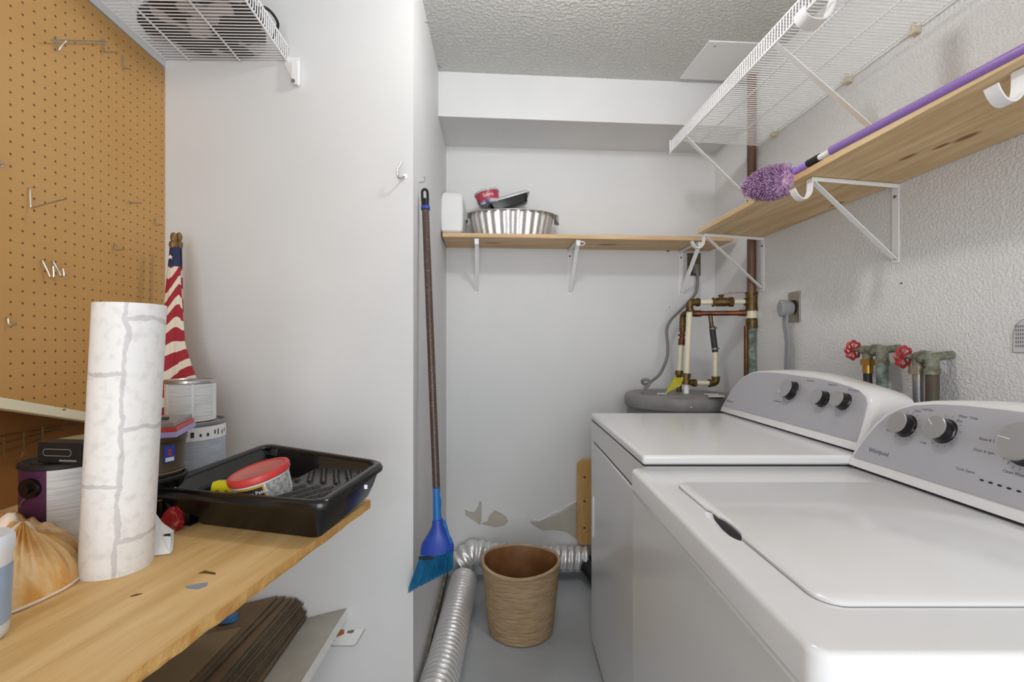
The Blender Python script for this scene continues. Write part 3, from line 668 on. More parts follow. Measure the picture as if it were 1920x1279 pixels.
# washing machine taps on the right wall
def tap(u_wheel, v_wheel, u_pipe, u_hose, col, label, hose_label, gen):
    W = px(u_wheel, v_wheel, X=XW-.075); Wp = px(u_pipe, v_wheel+3, X=XW-.045)
    root = thing('washer_tap', label, 'tap', (Wp.x, Wp.y, Wp.z-.1))
    x = XW-.055; y0, y1 = W.y, Wp.y; z = W.z-.006
    Bp = lambda y: Vector((x, y, z))
    b = NB(); L_ = y0-y1
    sweep(b, [Bp(y0-.018), Bp(y0-.03), Bp(y0-.031), Bp(y0-L_*.5), Bp(y0-L_*.52), Bp(y1+.03), Bp(y1+.028), Bp(y1+.015)], lambda s: .010 if s < .2 else (.0135 if s < .6 else .015), 12)
    rod(b, Bp(y1+.03), Bp(y1+.015), .0175, n=8); sweep(b, cat([Bp(y1+.02), Bp(y1), Bp(y1)-Vector((0, .004, .015)), Bp(y1)-Vector((0, .004, .04))], 4), .0155, 12)
    rod(b, Bp(y1)-Vector((0, .004, .045)), Bp(y1)-Vector((0, .004, .03)), .0185, n=12); rod(b, Bp(y1), Vector((XW, y1-.004, z+.006)), .011, n=12); rod(b, Bp((y0-.03+y1+.03)/2), Bp((y0-.03+y1+.03)/2)-Vector((0, 0, .03)), .013, n=10)
    obj('valve_body', b, M_oldval, root)
    b = NB(); n = Vector((-.15, 1, .05)).normalized(); c = Bp(y0)-Vector((.004, -.003, 0)); u_, v_ = basis(n)
    R = .027; pts = []
    for i in range(48):
        t_ = 2*math.pi*i/48; r_ = R*(1+.10*math.cos(8*t_)); pts.append(c+u_*math.cos(t_)*r_+v_*math.sin(t_)*r_)
    pts2 = pts+[pts[0], pts[1]]
    sweep(b, pts2, .0038, 8, cap=False); 
    for i in range(4): t_ = math.pi*i/4+.2; e = u_*math.cos(t_)+v_*math.sin(t_); rod(b, c-e*R*.95, c+e*R*.95, .0032, n=6)
    rod(b, c-n*.004, c+n*.006, .009, n=12); hw = obj('handwheel', b, M_red, root)
    b = NB(); rod(b, c+n*.006, c+n*.010, .0045, n=6); rod(b, c-n*.02, c-n*.004, .005, n=8); obj('stem_nut', b, M_galv, hw)
    b = NB(); rod(b, Bp(y1)-Vector((0, .004, .04)), (x, y1-.004, .45), .0145, n=14); obj('supply_pipe', b, gen, root)
    # hose
    yh = (y0-.03+y1+.03)/2; top = Bp(yh)-Vector((0, 0, .028))
    h = thing('washer_hose', hose_label, 'hose', top-Vector((0, 0, .3)))
    if col == 'black':
        b = NB(); rod(b, top, top-Vector((0, 0, .018)), .0195, n=6); rod(b, top-Vector((0, 0, .018)), top-Vector((0, 0, .043)), .0135, n=14); obj('coupling', b, M_brassb, h)
        b = NB(); sweep(b, cat([top-Vector((0, 0, .042)), top-Vector((0, .001, .07)), top-Vector((.0, .006, .11)), top-Vector((0, .014, .16)), top-Vector((0, .03, .26))], 5), .0115, 12); obj('hose', b, M_rubber, h)
    else:
        b = NB(); rod(b, top+Vector((0, 0, .004)), top-Vector((0, 0, .018)), .021, n=8); rod(b, top-Vector((0, 0, .018)), top-Vector((0, 0, .035)), .013, n=12); rod(b, top+Vector((0, 0, .004)), top+Vector((0, 0, .018)), .013, .003, n=10); obj('coupling', b, M_plate, h)
        b = NB(); sweep(b, cat([top-Vector((0, 0, .034)), top-Vector((0, .001, .08)), top-Vector((0, .003, .14)), top-Vector((0, .005, .3))], 5), .012, 12); obj('hose', b, M_braid, h)
tap(1592, 653, 1658, 1628, 'black', 'red-handled tap on corroded pipework, left of the two above the washing machine', 'black rubber hose with brass coupling hanging from the left red-handled tap', M_verd)
tap(1686, 665, 1752, 1718, 'braid', 'red-handled tap with reddish brown pipe, right of the two above the washing machine', 'braided steel hose hanging from the right red-handled tap', mat('rusty_pipe', '#5a4238', .6, c2='#4c5040', nscale=9))
# wall tag at the right edge
b = NB(); T0 = px(1899, 661, X=XW-.002); T1 = px(1903, 612, X=XW-.002)
q = [Vector((XW-.0022, T0.y, T0.z)), Vector((XW-.0022, T0.y-.055, T0.z)), Vector((XW-.0022, T0.y-.055, T0.z+.075)), Vector((XW-.0022, T0.y-.02, T0.z+.075)), Vector((XW-.0022, T0.y-.006, T0.z+.062)), Vector((XW-.0022, T0.y-.001, T0.z+.04))]
prism(b, q, (.002, 0, 0)); tgo = tag(obj('paper_tag', b, M_tagp, smooth=False), 'small printed paper tag on the white right wall above the washer panel', 'tag')
b = NB()
for i in range(len(q)): rod(b, q[i]-Vector((.0003, 0, 0)), q[(i+1) % len(q)]-Vector((.0003, 0, 0)), .0005, n=4)
for i in range(4):
    y = T0.y-.006-.0045*i
    for j in range(6): box(b, (XW-.0026, y-.0022, T0.z+.012+.009*j), (XW-.0022, y, T0.z+.018+.009*j))
obj('printed_lines', b, M_inkg, tgo, smooth=False)

# ================================================================ PINE SHELVES AND THEIR BRACKETS
YE = 2.005
tlt = math.atan((1.667-1.651)/.285)
b = NB(); box(b, (.94, .25, 0), (1.228, YE, .0185)); 
for v in b.verts: v.co.z += 1.651+(1.228-v.co.x)*math.tan(tlt)
rs = tag(obj('pine_shelf', b, M_pine, smooth=False, bevel=.0015), 'long pine board shelf running along the right wall above the machines', 'shelf')
b = NB(); box(b, (-.186, 2.185, 1.6805), (1.205, 2.418, 1.6995)); tag(obj('pine_shelf', b, M_pinex, smooth=False, bevel=.0015), 'shorter pine board shelf across the back wall holding foil pan', 'shelf')
def shelf_bracket(base, out, side, arm, drop, label, hook=True, small=False, w=.021, flip=False):
    """base: top inner corner on the wall; out: unit vector away from wall; side: unit along the wall"""
    base, out, side = Vector(base), Vector(out), Vector(side); dz = Vector((0, 0, 1))
    r = thing('shelf_bracket', label, 'bracket', base-dz*drop, 0, 'white shelf brackets')
    b = NB(); prism(b, [base+side*w/2, base-side*w/2, base-side*w/2-dz*drop, base+side*w/2-dz*drop], out*.003)
    obj('wall_plate', b, M_bracket, r, bevel=.0008)
    for s_ in (.035, drop-.014):
        b = NB(); p = base-dz*s_+out*.003; rod(b, p, p+out*.0025, .0048, n=12); obj('screw', b, M_inkg, r)
    b = NB(); rise = dz*arm*(math.tan(tlt) if not small else 0)
    ribbon(b, [base+out*.003-dz*.002, base+out*arm-dz*.002+rise], side, w*.9, .003)
    prism(b, [base+out*.004-side*w*.45-dz*.003, base+out*arm-side*w*.45-dz*.003+rise, base+out*arm-side*w*.45-dz*.012+rise, base+out*.004-side*w*.45-dz*.012], side*.002)
    obj('top_arm', b, M_bracket, r, smooth=False)
    b = NB(); p0 = base+out*(arm-.006)-dz*.008+rise; p1 = base+out*.006-dz*(drop-.012)
    ribbon(b, [p0, p1], side, w*.75, .003); n_ = (p1-p0).normalized().cross(side)
    prism(b, [p0+side*w*.37, p1+side*w*.37, p1+side*w*.37+n_*.006, p0+side*w*.37+n_*.006], side*-.0018)
    obj('diagonal_brace', b, M_bracket, r, smooth=False)
    if hook:
        b = NB(); q = base+out*arm+rise
        pts = cat([q-dz*.003, q-dz*.028, q+out*.004-dz*.048, q+out*.018-dz*.063, q+out*.034-dz*.062, q+out*.046-dz*.050, q+out*.054-dz*.034], 5)
        ribbon(b, pts, side, w, .0032); obj('rod_hook', b, M_bracket, r, ang=50)
    if small:
        b = NB(); q = base+out*arm; box(b, q-Vector((w*.42, .004, .03)), q+Vector((w*.42, .004, -.003))); obj('front_cap', b, M_bracket, r, bevel=.002)
        if 'middle' not in label: return
        b = NB(); pts = cat([q-dz*.006-side*w*.4, q-dz*.012+out*.004+side*.022, q-dz*.022+out*.006+side*.028, q-dz*.03+side*.014], 4) ; ribbon(b, pts, out, .012, .0025); obj('rod_clip', b, M_bracket, r)
OX, OYm = Vector((-1, 0, 0)), Vector((0, -1, 0))
for y, lb in ((1.325, 'white metal bracket under the right pine shelf above the dryer, with empty rod hook'), (1.992, 'white metal bracket at the far end of the right pine shelf by the riser pipe'), (.785, 'nearest white metal bracket with large rod hook under the right pine shelf')):
    shelf_bracket((XR, y, 1.6495), OX, (0, 1, 0), .268, .232, lb, w=.024)
for x, lb, sm in ((-.028, 'white bracket under the left end of the back wall shelf', True), (.452, 'white bracket under the middle of the back wall shelf', True), (1.045, 'white bracket under the right end of the back wall shelf beside outlet', True)):
    shelf_bracket((x, YB, 1.679), OYm, (1, 0, 0), .222, .232, lb, hook=False, small=True, w=.024)

# ================================================================ WIRE SHELVES
def wire_shelf(name, label, xb, xf, y0, y1, zb, zf, lip, mids, loc):
    r = thing(name, label, 'wire shelf', loc)
    b = NB(); n = int((y1-y0)/.0127)
    for i in range(n+1):
        y = y1-.004-i*.0127
        sweep(b, [(xb, y, zb), (xf, y, zf), (xf+(.002 if xf > xb else -.002), y, zf+lip*.1), (xf+(.003 if xf > xb else -.003), y, zf+lip)], .0017, 5, cap=False)
    obj('wire_deck', b, M_wire, r)
    for nm, x, z, rr in [('back_rail', xb, zb, .003), ('front_rail', xf, zf-.003, .003), ('lip_rail', xf+(.003 if xf > xb else -.003), zf+lip, .0032)]+[('middle_rail', x, zb+(zf-zb)*(x-xb)/(xf-xb)-.004, .0026) for x in mids]:
        b = NB(); rod(b, (x, y0, z), (x, y1, z), rr, n=8); obj(nm, b, M_wire, r)
    return r
WR = wire_shelf('wire_shelf', 'white wire shelf high on the right wall near the ceiling, seen from below', 1.217, .828, .30, 2.02, 2.068, 2.078, -.052, (.955, 1.085), (1.02, 1.2, 2.02))
for (ya, yb_, xa, za, zb_) in ((1.325, 1.36, .85, 2.06, 1.80), (1.93, 1.97, .85, 2.06, 1.745)):
    b = NB(); ribbon(b, [(xa, ya, za), (XR-.002, yb_, zb_)], (0, 1, 0), .019, .004); obj('diagonal_brace', b, M_bracket, WR, smooth=False)
b = NB(); prism(b, [(.823, 2.022, 2.083), (.823, 2.022, 2.018), (.835, 2.022, 2.03), (.85, 2.022, 2.075)], (0, .003, 0)); obj('end_cap', b, M_wire, WR, smooth=False)
for u, v in ((1590, 155), (1452, 252), (1716, 64)):
    p = px(u, v, X=XR-.008); b = NB(); box(b, (XR-.02, p.y-.012, 2.052), (XR, p.y+.012, 2.074)); rod(b, (XR-.014, p.y, 2.072), (XR-.014, p.y, 2.083), .007, n=10); obj('wall_clip', b, M_strip if False else mat('aged_clip', '#cfc8b0', .5), WR, bevel=.002)
b = NB(); Y_ = 1.16; hp = [px(u, v, Y=Y_) for u, v in ((1497, 22), (1505, 38), (1522, 46), (1540, 44), (1552, 28), (1560, 5), (1566, -15))]
hp = cat(hp, 5)+[Vector((hp[-1].x+.01, Y_, 2.066))]
ribbon(b, hp, (.1, 1, 0), .045, .003); hk = obj('rod_hook', b, M_bracket, WR, ang=60)
WL = wire_shelf('wire_shelf', 'white wire shelf above the pegboard on the left, carrying a dark patterned bag', -.966, -.605, .15, 1.494, 2.045, 2.055, .042, (-.895, -.745), (-.79, .9, 2.02))
b = NB(); q = [px(u, v, Y=1.494) for u, v in ((534, 103), (534, 122), (549, 150), (562, 158), (562, 108), (548, 108))]; prism(b, q, (0, .004, 0)); q = [px(u, v, Y=1.48) for u, v in ((547, 108), (547, 155), (558, 158), (558, 112))]; prism(b, q, (0, .016, 0)); ec = obj('wall_bracket', b, M_bracket, WL, smooth=False)
b = NB(); p = px(549, 151, Y=1.478); rod(b, p, p+Vector((0, .004, 0)), .006, n=12); obj('screw', b, M_inkg, ec)
# bag on the left wire shelf
bag = thing('soft_bag', 'dark bag with light grey pattern lying on the left wire shelf', 'bag', (-.8, 1.2, 2.05))
b = NB(); outl = [px(u, v, Z=2.062) for u, v in ((262, 60), (258, 38), (285, 20), (262, -10), (300, -45), (400, -60), (440, -20), (470, 8), (488, 40), (497, 70), (497, 98), (475, 112), (440, 114), (405, 119), (378, 116), (352, 104), (325, 84), (300, 83), (280, 78))]
outl = cat(outl, 4, closed=True); cc = sum(outl, Vector())/len(outl)
rings = []
for s_, dz in ((.9, 0), (1.0, .012), (1.0, .035), (.9, .06), (.6, .075), (.2, .08)): rings.append([cc+(p-cc)*s_+Vector((0, 0, dz-.002)) for p in outl])
loft(b, rings)
for v in b.verts: v.co.y = min(v.co.y, 1.492); v.co.x = max(min(v.co.x, -.615), -.96)
obj('bag_body', b, M_bag, bag)
b = NB(); sweep(b, cat([Vector((-.66, 1.36, 2.10)), Vector((-.62, 1.38, 2.135)), Vector((-.605, 1.43, 2.125)), Vector((-.63, 1.45, 2.09))], 6), .004, 8); obj('bag_handle', b, M_blackm, bag)

# ================================================================ PEGBOARD AND ITS HOOKS
XP = -.97
b = NB(); prism(b, [(XP, .15, 2.018), (XP, 1.499, 2.018), (XP, 1.499, .955), (XP, 1.27, .985), (XP, 1.0, 1.045), (XP, .15, 1.2)], (-.006, 0, 0)); pg = tag(obj('pegboard', b, M_peg, smooth=False), 'large tan pegboard of small holes covering the left wall', 'pegboard')
for yy in (.25, .8, 1.485):
    b = NB(); box(b, (XL+.0065, yy-.012, 1.215), (XP-.0062, yy+.012, 2.015)); obj('batten', b, M_lwood, pg, smooth=False)
# chipped cream rail along its lower edge, hanging askew
A = px(0, 758, X=-.955); B_ = px(178, 786, X=-.955); dr_ = (B_-A).normalized(); A2 = A-dr_*.55; B2 = B_+dr_*.20
b = NB(); loft(b, [[p+Vector((x, 0, z)) for x, z in ((.012, -.010), (.012, .012), (-.012, .012), (-.012, -.010))] for p in (A2, B2)])
tag(obj('wooden_rail', b, M_strip, smooth=False, bevel=.0015), 'chipped cream wooden rail hanging askew along the bottom of the pegboard', 'rail')
def peg_hook(u, v0_, v1_, u1, v1b, label, r=.0017, kind='J'):
    T = px(u, v0_, X=XP+.004); Bm = px(u+(9 if kind == 'U' else 2 if v1_-v0_ > 12 else 0), v1_, X=XP+.007)
    L_ = (u1-u)/880*1.2*(.45 if kind == 'U' else 1.15)
    b = NB(); tip = Bm+Vector((L_, 0, (v1_-v1b)/880*1.2))
    pts = [T+Vector((-.004, 0, 0)), T, T.lerp(Bm, .5), Bm+Vector((0, 0, .003)), Bm+Vector((.004, 0, 0)), Bm.lerp(tip, .6), tip]
    if kind == 'U': pts = [T+Vector((-.004, 0, 0)), T, T.lerp(Bm, .6)+Vector((.004, 0, 0)), Bm+Vector((.006, 0, 0)), Bm+Vector((.013, 0, 0)), tip+Vector((0, 0, .004))]
    sweep(b, cat(pts, 4), r, 6)
    tag(obj('peg_hook', b, M_zinc), label, 'hook', 'wire hooks on the pegboard')
for a in ((193, 74, 98, 216, 97, 'wire peg hook at the right end of the thin rod, top of pegboard'), (105, 70, 94, 118, 78, 'wire peg hook at the left end of the thin rod, top of pegboard'),
          (231, 106, 128, 244, 130, 'small wire peg hook just below the wire shelf, right of the rod'), (56, 354, 389, 103, 374, 'largest wire peg hook with long upturned arm, left side of pegboard'),
          (243, 378, 380, 264, 381, 'thin single wire peg at mid height, right part of pegboard'), (292, 411, 423, 304, 420, 'small peg hook closest to the flags at the pegboard edge'),
          (216, 458, 469, 232, 467, 'small wire peg hook between the flags and paired hooks'), (15, 596, 612, 26, 607, 'short peg hook low on the left, above the cream rail'), (1, 302, 312, 6, 310, 'peg hook cut by the left edge of the view')): peg_hook(*a)
peg_hook(80, 490, 519, 100, 505, 'left one of the paired U-shaped wire hooks', .0019, 'U'); peg_hook(100, 491, 517, 117, 508, 'right one of the paired U-shaped wire hooks', .0019, 'U')
b = NB(); sweep(b, [px(97, 76, X=XP+.024), px(150, 77, X=XP+.024), px(200, 79, X=XP+.02)], .002, 8); tag(obj('hanging_rod', b, M_zinc), 'thin metal rod held across two peg hooks at the top of the pegboard', 'rod')
# wire tool rack hanging below the rail
rk = thing('tool_rack', 'bent wire tool rack hung on the brown board below the cream rail', 'rack', px(60, 880, X=-1.03))
def wl(pts, X=-1.02, r=.0016): 
    b = NB(); sweep(b, [px(u, v, X=X) for u, v in pts], r, 6); obj('rack_loop', b, M_hoop, rk)
for o_ in (0, 37, 72): wl([(8+o_, 820-o_*.28), (8.5+o_, 850-o_*.25), (12+o_, 860-o_*.2), (25+o_, 861-o_*.2), (40+o_, 857-o_*.2), (43+o_, 848-o_*.2)])
wl([(79, 803), (90, 799), (105, 800), (110, 803), (105, 806), (90, 805), (79, 803)]); wl([(118, 797), (135, 794), (144, 796), (130, 799), (118, 797)])
b = NB()
for (p0, p1) in (((0, 818), (112, 800)), ((-10, 834), (112, 805)), ((-10, 852), (80, 822))): rod(b, px(*p0, X=-1.045), px(*p1, X=-1.045), .0016, n=6)
obj('rack_rail', b, M_hoop, rk)

# ================================================================ WALL HOOKS, BROOM
b = NB(); k = [px(u, v, Y=Y_) for u, v, Y_ in ((752, 303, 1.46), (751, 308, 1.462), (746, 316, 1.465), (745, 326, 1.468), (748, 334, 1.475), (754, 333, 1.485), (760, 330, 1.499))]
sweep(b, cat(k, 4), .0032, 8); rod(b, px(760, 330, Y=1.496), px(760, 330, Y=1.4995), .006, n=12)
tag(obj('coat_hook', b, M_chrome), 'curved chrome hook on the face of the left partition near its corner', 'hook')
ax = lambda y: -.219+(y-1.5)*(.036/.92)
for u, v, lb in ((795, 42, 'tiny screw hook high on the partition side, close to the ceiling'), (813, 123, 'tiny screw hook on the partition side beside the white beam'), (787, 342, 'small hook on the partition side that the broom hangs from')):
    p = px(u, v, X=ax(1.65)); p.x = ax(p.y)
    b = NB(); sweep(b, cat([p, p+Vector((.012, 0, 0)), p+Vector((.018, -.002, .004)), p+Vector((.02, -.003, .012)), p+Vector((.016, -.003, .018))], 4) if v > 200 else cat([p, p+Vector((.008, 0, 0)), p+Vector((.012, 0, -.006)), p+Vector((.008, 0, -.012))], 4), .0014, 6)
    tag(obj('screw_hook', b, M_galv), lb, 'hook', 'screw hooks on the partition side')
# broom: hangs by its cap, leaning out past the corner
T = px(796, 348, Y=1.585); BT = px(822, 1010, Y=1.475); ddir = (BT-T).normalized()
br = thing('broom', 'blue angled broom with dark handle hanging against the partition corner', 'broom', (BT.x, BT.y, BT.z-.12))
at = lambda s: T.lerp(BT, s)
b = NB(); rod(b, at(.07), at(.875), .0118, n=16); obj('handle', b, M_handle, br)
b = NB(); L_ = (BT-T).length; uu = Vector((1, 0, 0)); pts = []
for s_ in range(21): t_ = math.pi*s_/20; pts.append(at(.022)+uu*math.cos(t_)*.009-ddir*math.sin(t_)*.012)
pts = [at(.048)+uu*.009]+pts+[at(.048)-uu*.009]; sweep(b, pts, .0045, 8); rod(b, at(.042), at(.07), .0125, .0135, n=16); obj('hanging_cap', b, M_black, br)
b = NB(); rod(b, at(.064), at(.073), .0150, n=16); obj('collar', b, M_blue, br, label='blue collar')
b = NB(); P0 = px(818, 915, Y=1.478); rod(b, P0, px(820, 975, Y=1.475), .0105, .0135, n=14); obj('socket', b, M_bluel, br, label='lighter blue handle socket')
# head: flared shell
c = lambda u, v, y=1.47: px(u, v, Y=y)
rings = []
for (l, r_, v, th) in ((811, 830, 973, .013), (809, 832, 985, .015), (804, 836, 995, .017), (797, 841, 1006, .019), (791, 847, 1016, .021), (788, 851, 1028, .022), (788, 851, 1038, .022)):
    sl = -6 if v > 1000 else 0
    Lp, Rp = c(l, v+3), c(r_, v+sl); cm = (Lp+Rp)/2; h = (Rp-Lp)/2
    rings.append([cm+h*math.cos(t_)+Vector((0, th, 0))*math.sin(t_) for t_ in [2*math.pi*i/24 for i in range(24)]])
b = NB(); loft(b, rings); obj('broom_head', b, M_blue, br, ang=60)
b = NB(); sweep(b, cat([c(833, 975, 1.455), c(837, 990, 1.45), c(841, 1005, 1.45), c(846, 1018, 1.45)], 5), .004, 8); sweep(b, cat([c(822, 925), c(827, 940), c(826, 955), c(824, 972)], 5), .0014, 6); obj('side_clip', b, M_bluel, br)
b = NB(); Lp, Rp = c(787, 1041), c(814, 1040); sweep(b, [Lp-Vector((0, .02, 0)), (Lp+Rp)/2-Vector((0, .024, 0)), Rp-Vector((0, .02, 0))], .004, 6); obj('head_band', b, M_blackm, br)
b = NB(); rnd = random.Random(3)
for i in range(700):
    s_ = rnd.random(); t_ = rnd.uniform(-1, 1); top_ = c(789+61*s_, 1040-7*s_+0, 1.47+.018*t_)
    bot = c(766+(850-766)*s_+rnd.uniform(-2, 2), 1110-(1110-1066)*s_**.9+rnd.uniform(-6, 3), 1.465+.030*t_)
    if bot.y > 1.492 and bot.x < -.225: bot.y = 1.492
    rod(b, top_, bot, .0011, .0009, n=3, cap=False)
# dense core so no gaps show
rings = []
for (l, r_, vl, vr, th) in ((790, 849, 1041, 1034, .014), (778, 849, 1075, 1052, .017), (769, 848, 1104, 1065, .018)):
    Lp, Rp = c(l, vl), c(r_, vr); cm = (Lp+Rp)/2; h = (Rp-Lp)/2
    rings.append([cm+h*math.cos(t_)+Vector((0, th, 0))*math.sin(t_) for t_ in [2*math.pi*i/16 for i in range(16)]])
loft(b, rings)
o = obj('bristles', b, M_brist, br, label='teal blue bristles'); o['kind'] = 'stuff'

# ================================================================ DUCTS, BASKET, LEANING WOOD
def corrugated(pts, R, pitch, amp, n=28, jit=.0015, seed=1):
    b = NB(); pts = [Vector(p) for p in pts]; cum = [0]
    for a, c_ in zip(pts, pts[1:]): cum.append(cum[-1]+(c_-a).length)
    L_ = cum[-1]; steps = int(L_/pitch*6); rings = []; rn = random.Random(seed); j = 0; u = None
    for i in range(steps+1):
        s_ = L_*i/steps
        while j < len(cum)-2 and cum[j+1] < s_: j += 1
        p = pts[j].lerp(pts[j+1], (s_-cum[j])/max(cum[j+1]-cum[j], 1e-9)); t_ = (pts[min(j+2, len(pts)-1)]-pts[max(j-1, 0)]).normalized()
        u = basis(t_)[0] if u is None else (u-t_*t_.dot(u)).normalized(); v = t_.cross(u)
        ring = []
        for k_ in range(n):
            th = 2*math.pi*k_/n; ph = s_/pitch*2*math.pi+th    # one helical turn per pitch
            r_ = R+amp*(abs(math.cos(ph/2))**.6*2-1)+rn.uniform(-jit, jit)
            ring.append(p+u*math.cos(th)*r_+v*math.sin(th)*r_)
        rings.append(ring)
    loft(b, rings); return b
R1 = .059
d1 = cat([(-.17, .70, R1+.004), (-.165, 1.15, R1+.004), (-.158, 1.40, R1+.004), (-.136, 1.62, R1+.004), (-.118, 1.85, R1+.004), (-.098, 2.10, R1+.006), (-.090, 2.235, .066)], 14)
tag(obj('dryer_duct', corrugated(d1, R1, .0245, .0050, seed=2, jit=.0009), M_foil, ang=80), 'silver corrugated foil duct lying along the foot of the partition wall', 'duct')
d2 = cat([(-.112, 2.33, .10), (-.05, 2.345, .145), (.03, 2.35, .135), (.15, 2.352, .115), (.30, 2.352, .105), (.45, 2.352, .100), (.53, 2.345, .100)], 14)
tag(obj('dryer_duct', corrugated(d2, .056, .036, .0075, seed=5, jit=.0022), M_foil, ang=80), 'silver foil duct running across the back wall behind the basket', 'duct')
b = NB(); sweep(b, cat([(.515, 2.33, .09), (.54, 2.27, .07), (.56, 2.2, .05), (.62, 2.15, .045)], 6), .042, 16); tag(obj('duct_connector', b, M_blackm), 'dark elbow at the right end of the rear foil duct beside the dryer', 'duct')
BC = Vector((.158, 1.945, 0))
bk = thing('waste_basket', 'round woven straw basket standing on the grey floor between the ducts', 'basket', BC)
rf, ro, zt = .129, .160, .288
prof = []
n_c = 42
for i in range(n_c*4+1):
    s_ = i/(n_c*4); z = .004+(zt-.012)*s_; r_ = rf+(ro-rf)*s_**.9+.0034*abs(math.sin(math.pi*n_c*s_))
    prof.append((r_, z))
def wob(v, am=.006):
    th = math.atan2(v.co.y-BC.y, v.co.x-BC.x); f_ = (v.co.z/.29)**2
    v.co.z += am*f_*math.cos(2*th+.6); 
b = NB(); lathe(b, [(.01, .004)]+prof, BC, 64, cap=(True, False)); [wob(v) for v in b.verts]; obj('woven_body', b, M_wicker, bk, ang=80)
b = NB(); lathe(b, [(ro-.006, zt-.006), (ro-.010, zt-.02), (ro-.020, zt-.08), (rf-.012, .02), (.01, .016)], BC, 64, cap=(False, True)); [wob(v) for v in b.verts]; obj('lining', b, M_wickin, bk, label='smooth brown inner lining')
b = NB(); ring = []
for i in range(66): t_ = 2*math.pi*i/64; ring.append(BC+Vector((math.cos(t_)*(ro-.001), math.sin(t_)*(ro-.001), zt-.004)))
sweep(b, ring, .0075, 10, cap=False); [wob(v) for v in b.verts]; obj('rim', b, M_wicker, bk, ang=80)
# rounded wooden plank leaning in the gap beside the dryer
a_, c_ = px(1083, 1020, Y=2.37), px(1083, 862, Y=2.40)
lw = thing('leaning_plank', 'tan wooden plank with rounded ends and dark holes wedged beside the dryer', 'plank', (a_.x+.05, 2.37, .11))
b = NB(); x0, x1 = a_.x, a_.x+.14; zl, zh = a_.z-.008, c_.z+.006
out = []
rr = .035
for (cx_, cz_, t0) in ((x1-rr, zh-rr, 0), (x0+rr, zh-rr, 90), (x0+rr, zl+rr, 180), (x1-rr, zl+rr, 270)):
    for i in range(7): t_ = math.radians(t0+15*i); out.append(Vector((cx_+math.cos(t_)*rr, 2.372, cz_+math.sin(t_)*rr)))
prism(b, out, (0, .02, 0)); obj('board', b, M_lwood, lw, smooth=False, bevel=.003)
for v in (895, 940, 990):
    b = NB(); p = px(1096, v, Y=2.3715); rod(b, p, p+Vector((0, .0015, 0)), .006, n=12); obj('hole', b, M_gap, lw)

# ================================================================ THINGS ON THE BACK SHELF
ZS = 1.70
b = NB(); xl = px(826, 445, Y=2.20).x; xr = px(868, 445, Y=2.20).x
rings = []
for z, e in ((0, .012), (.012, .002), (.05, 0), (.10, -.001), (.160, .001), (.182, .006), (.193, .016), (.197, .03)):
    o_ = [(xl+e, 2.187+e), (xr-e, 2.187+e), (xr+.008-e, 2.30), (xr+.010-e, 2.40-e), (xl+.014+e, 2.40-e), (xl+.004+e, 2.30)]
    rings.append([Vector((x, y, ZS+z)) for x, y in o_])
loft(b, rings); pk = tag(obj('paper_towel_pack', b, M_foam, bevel=.008), 'white plastic-wrapped paper packet standing at the left end of the back shelf', 'packet')
FPc = Vector((px(959, 430, Y=2.33).x, 2.318, ZS))
fp = thing('foil_pan', 'round fluted aluminium foil pan on the back wall shelf', 'pan', FPc)
b = NB(); rings = []; n_ = 168
for r_, z, f_ in ((.142, .002, 0), (.158, .002, .3), (.163, .012, 1), (.180, .10, 1), (.183, .119, .8), (.183, .121, .3), (.203, .121, 0), (.206, .118, 0)):
    rings.append([FPc+Vector(((r_+.006*f_*math.cos(28*2*math.pi*i/n_))*math.cos(2*math.pi*i/n_)*1.1, (r_+.006*f_*math.cos(28*2*math.pi*i/n_))*math.sin(2*math.pi*i/n_)*.60, z)) for i in range(n_)])
loft(b, rings, cap=(True, False)); o = obj('pan', b, M_foilp, fp, ang=60); sm = o.modifiers.new('s', 'SOLIDIFY'); sm.thickness = .0008
for s_, x in ((1, 0), (-1, 0)):
    b = NB(); e0 = FPc+Vector((s_*.217, 0, .115)); ribbon(b, cat([e0+Vector((0, -.035, -.008)), e0+Vector((s_*.014, -.022, -.016)), e0+Vector((s_*.018, 0, -.020)), e0+Vector((s_*.014, .022, -.016)), e0+Vector((0, .035, -.008))], 5), (0, 0, 1), .034, .001); obj('handle_tab', b, M_foilp, fp)
# black tray with milky lid leaning inside the pan
bt = thing('food_tray', 'black plastic food tray with clear lid tilted in the foil pan', 'tray', FPc+Vector((.03, 0, .11)))
A_, B__ = px(915, 388, Y=2.30), px(990, 366, Y=2.30)
ex = (B__-A_).normalized(); ey = Vector((0, 1, 0)); ez = ex.cross(ey); 
b = NB(); Wd = (B__-A_).length
def tr(x, y, z): return A_+ex*x+ey*y+ez*z
up = -1 if ez.z > 0 else 1
rings = [[tr(x, y, z) for x, y in rrect(i_, Wd-i_*1.1, -.045+i_, .045-i_, .015, 4)] for i_, z in ((.004, 0), (.006, up*.006), (.014, up*.034), (.022, up*.036))]
loft(b, rings); obj('tray_body', b, M_black, bt)
b = NB(); rings = [[tr(x, y, z) for x, y in rrect(i_, Wd-i_, -.052+i_, .052-i_, .015, 4)] for i_, z in ((-.004, 0), (-.004, -up*.005), (.003, -up*.014), (.012, -up*.018))]
loft(b, rings); obj('tray_lid', b, mat('cloudy_lid', '#c4c4c3', .3), bt)
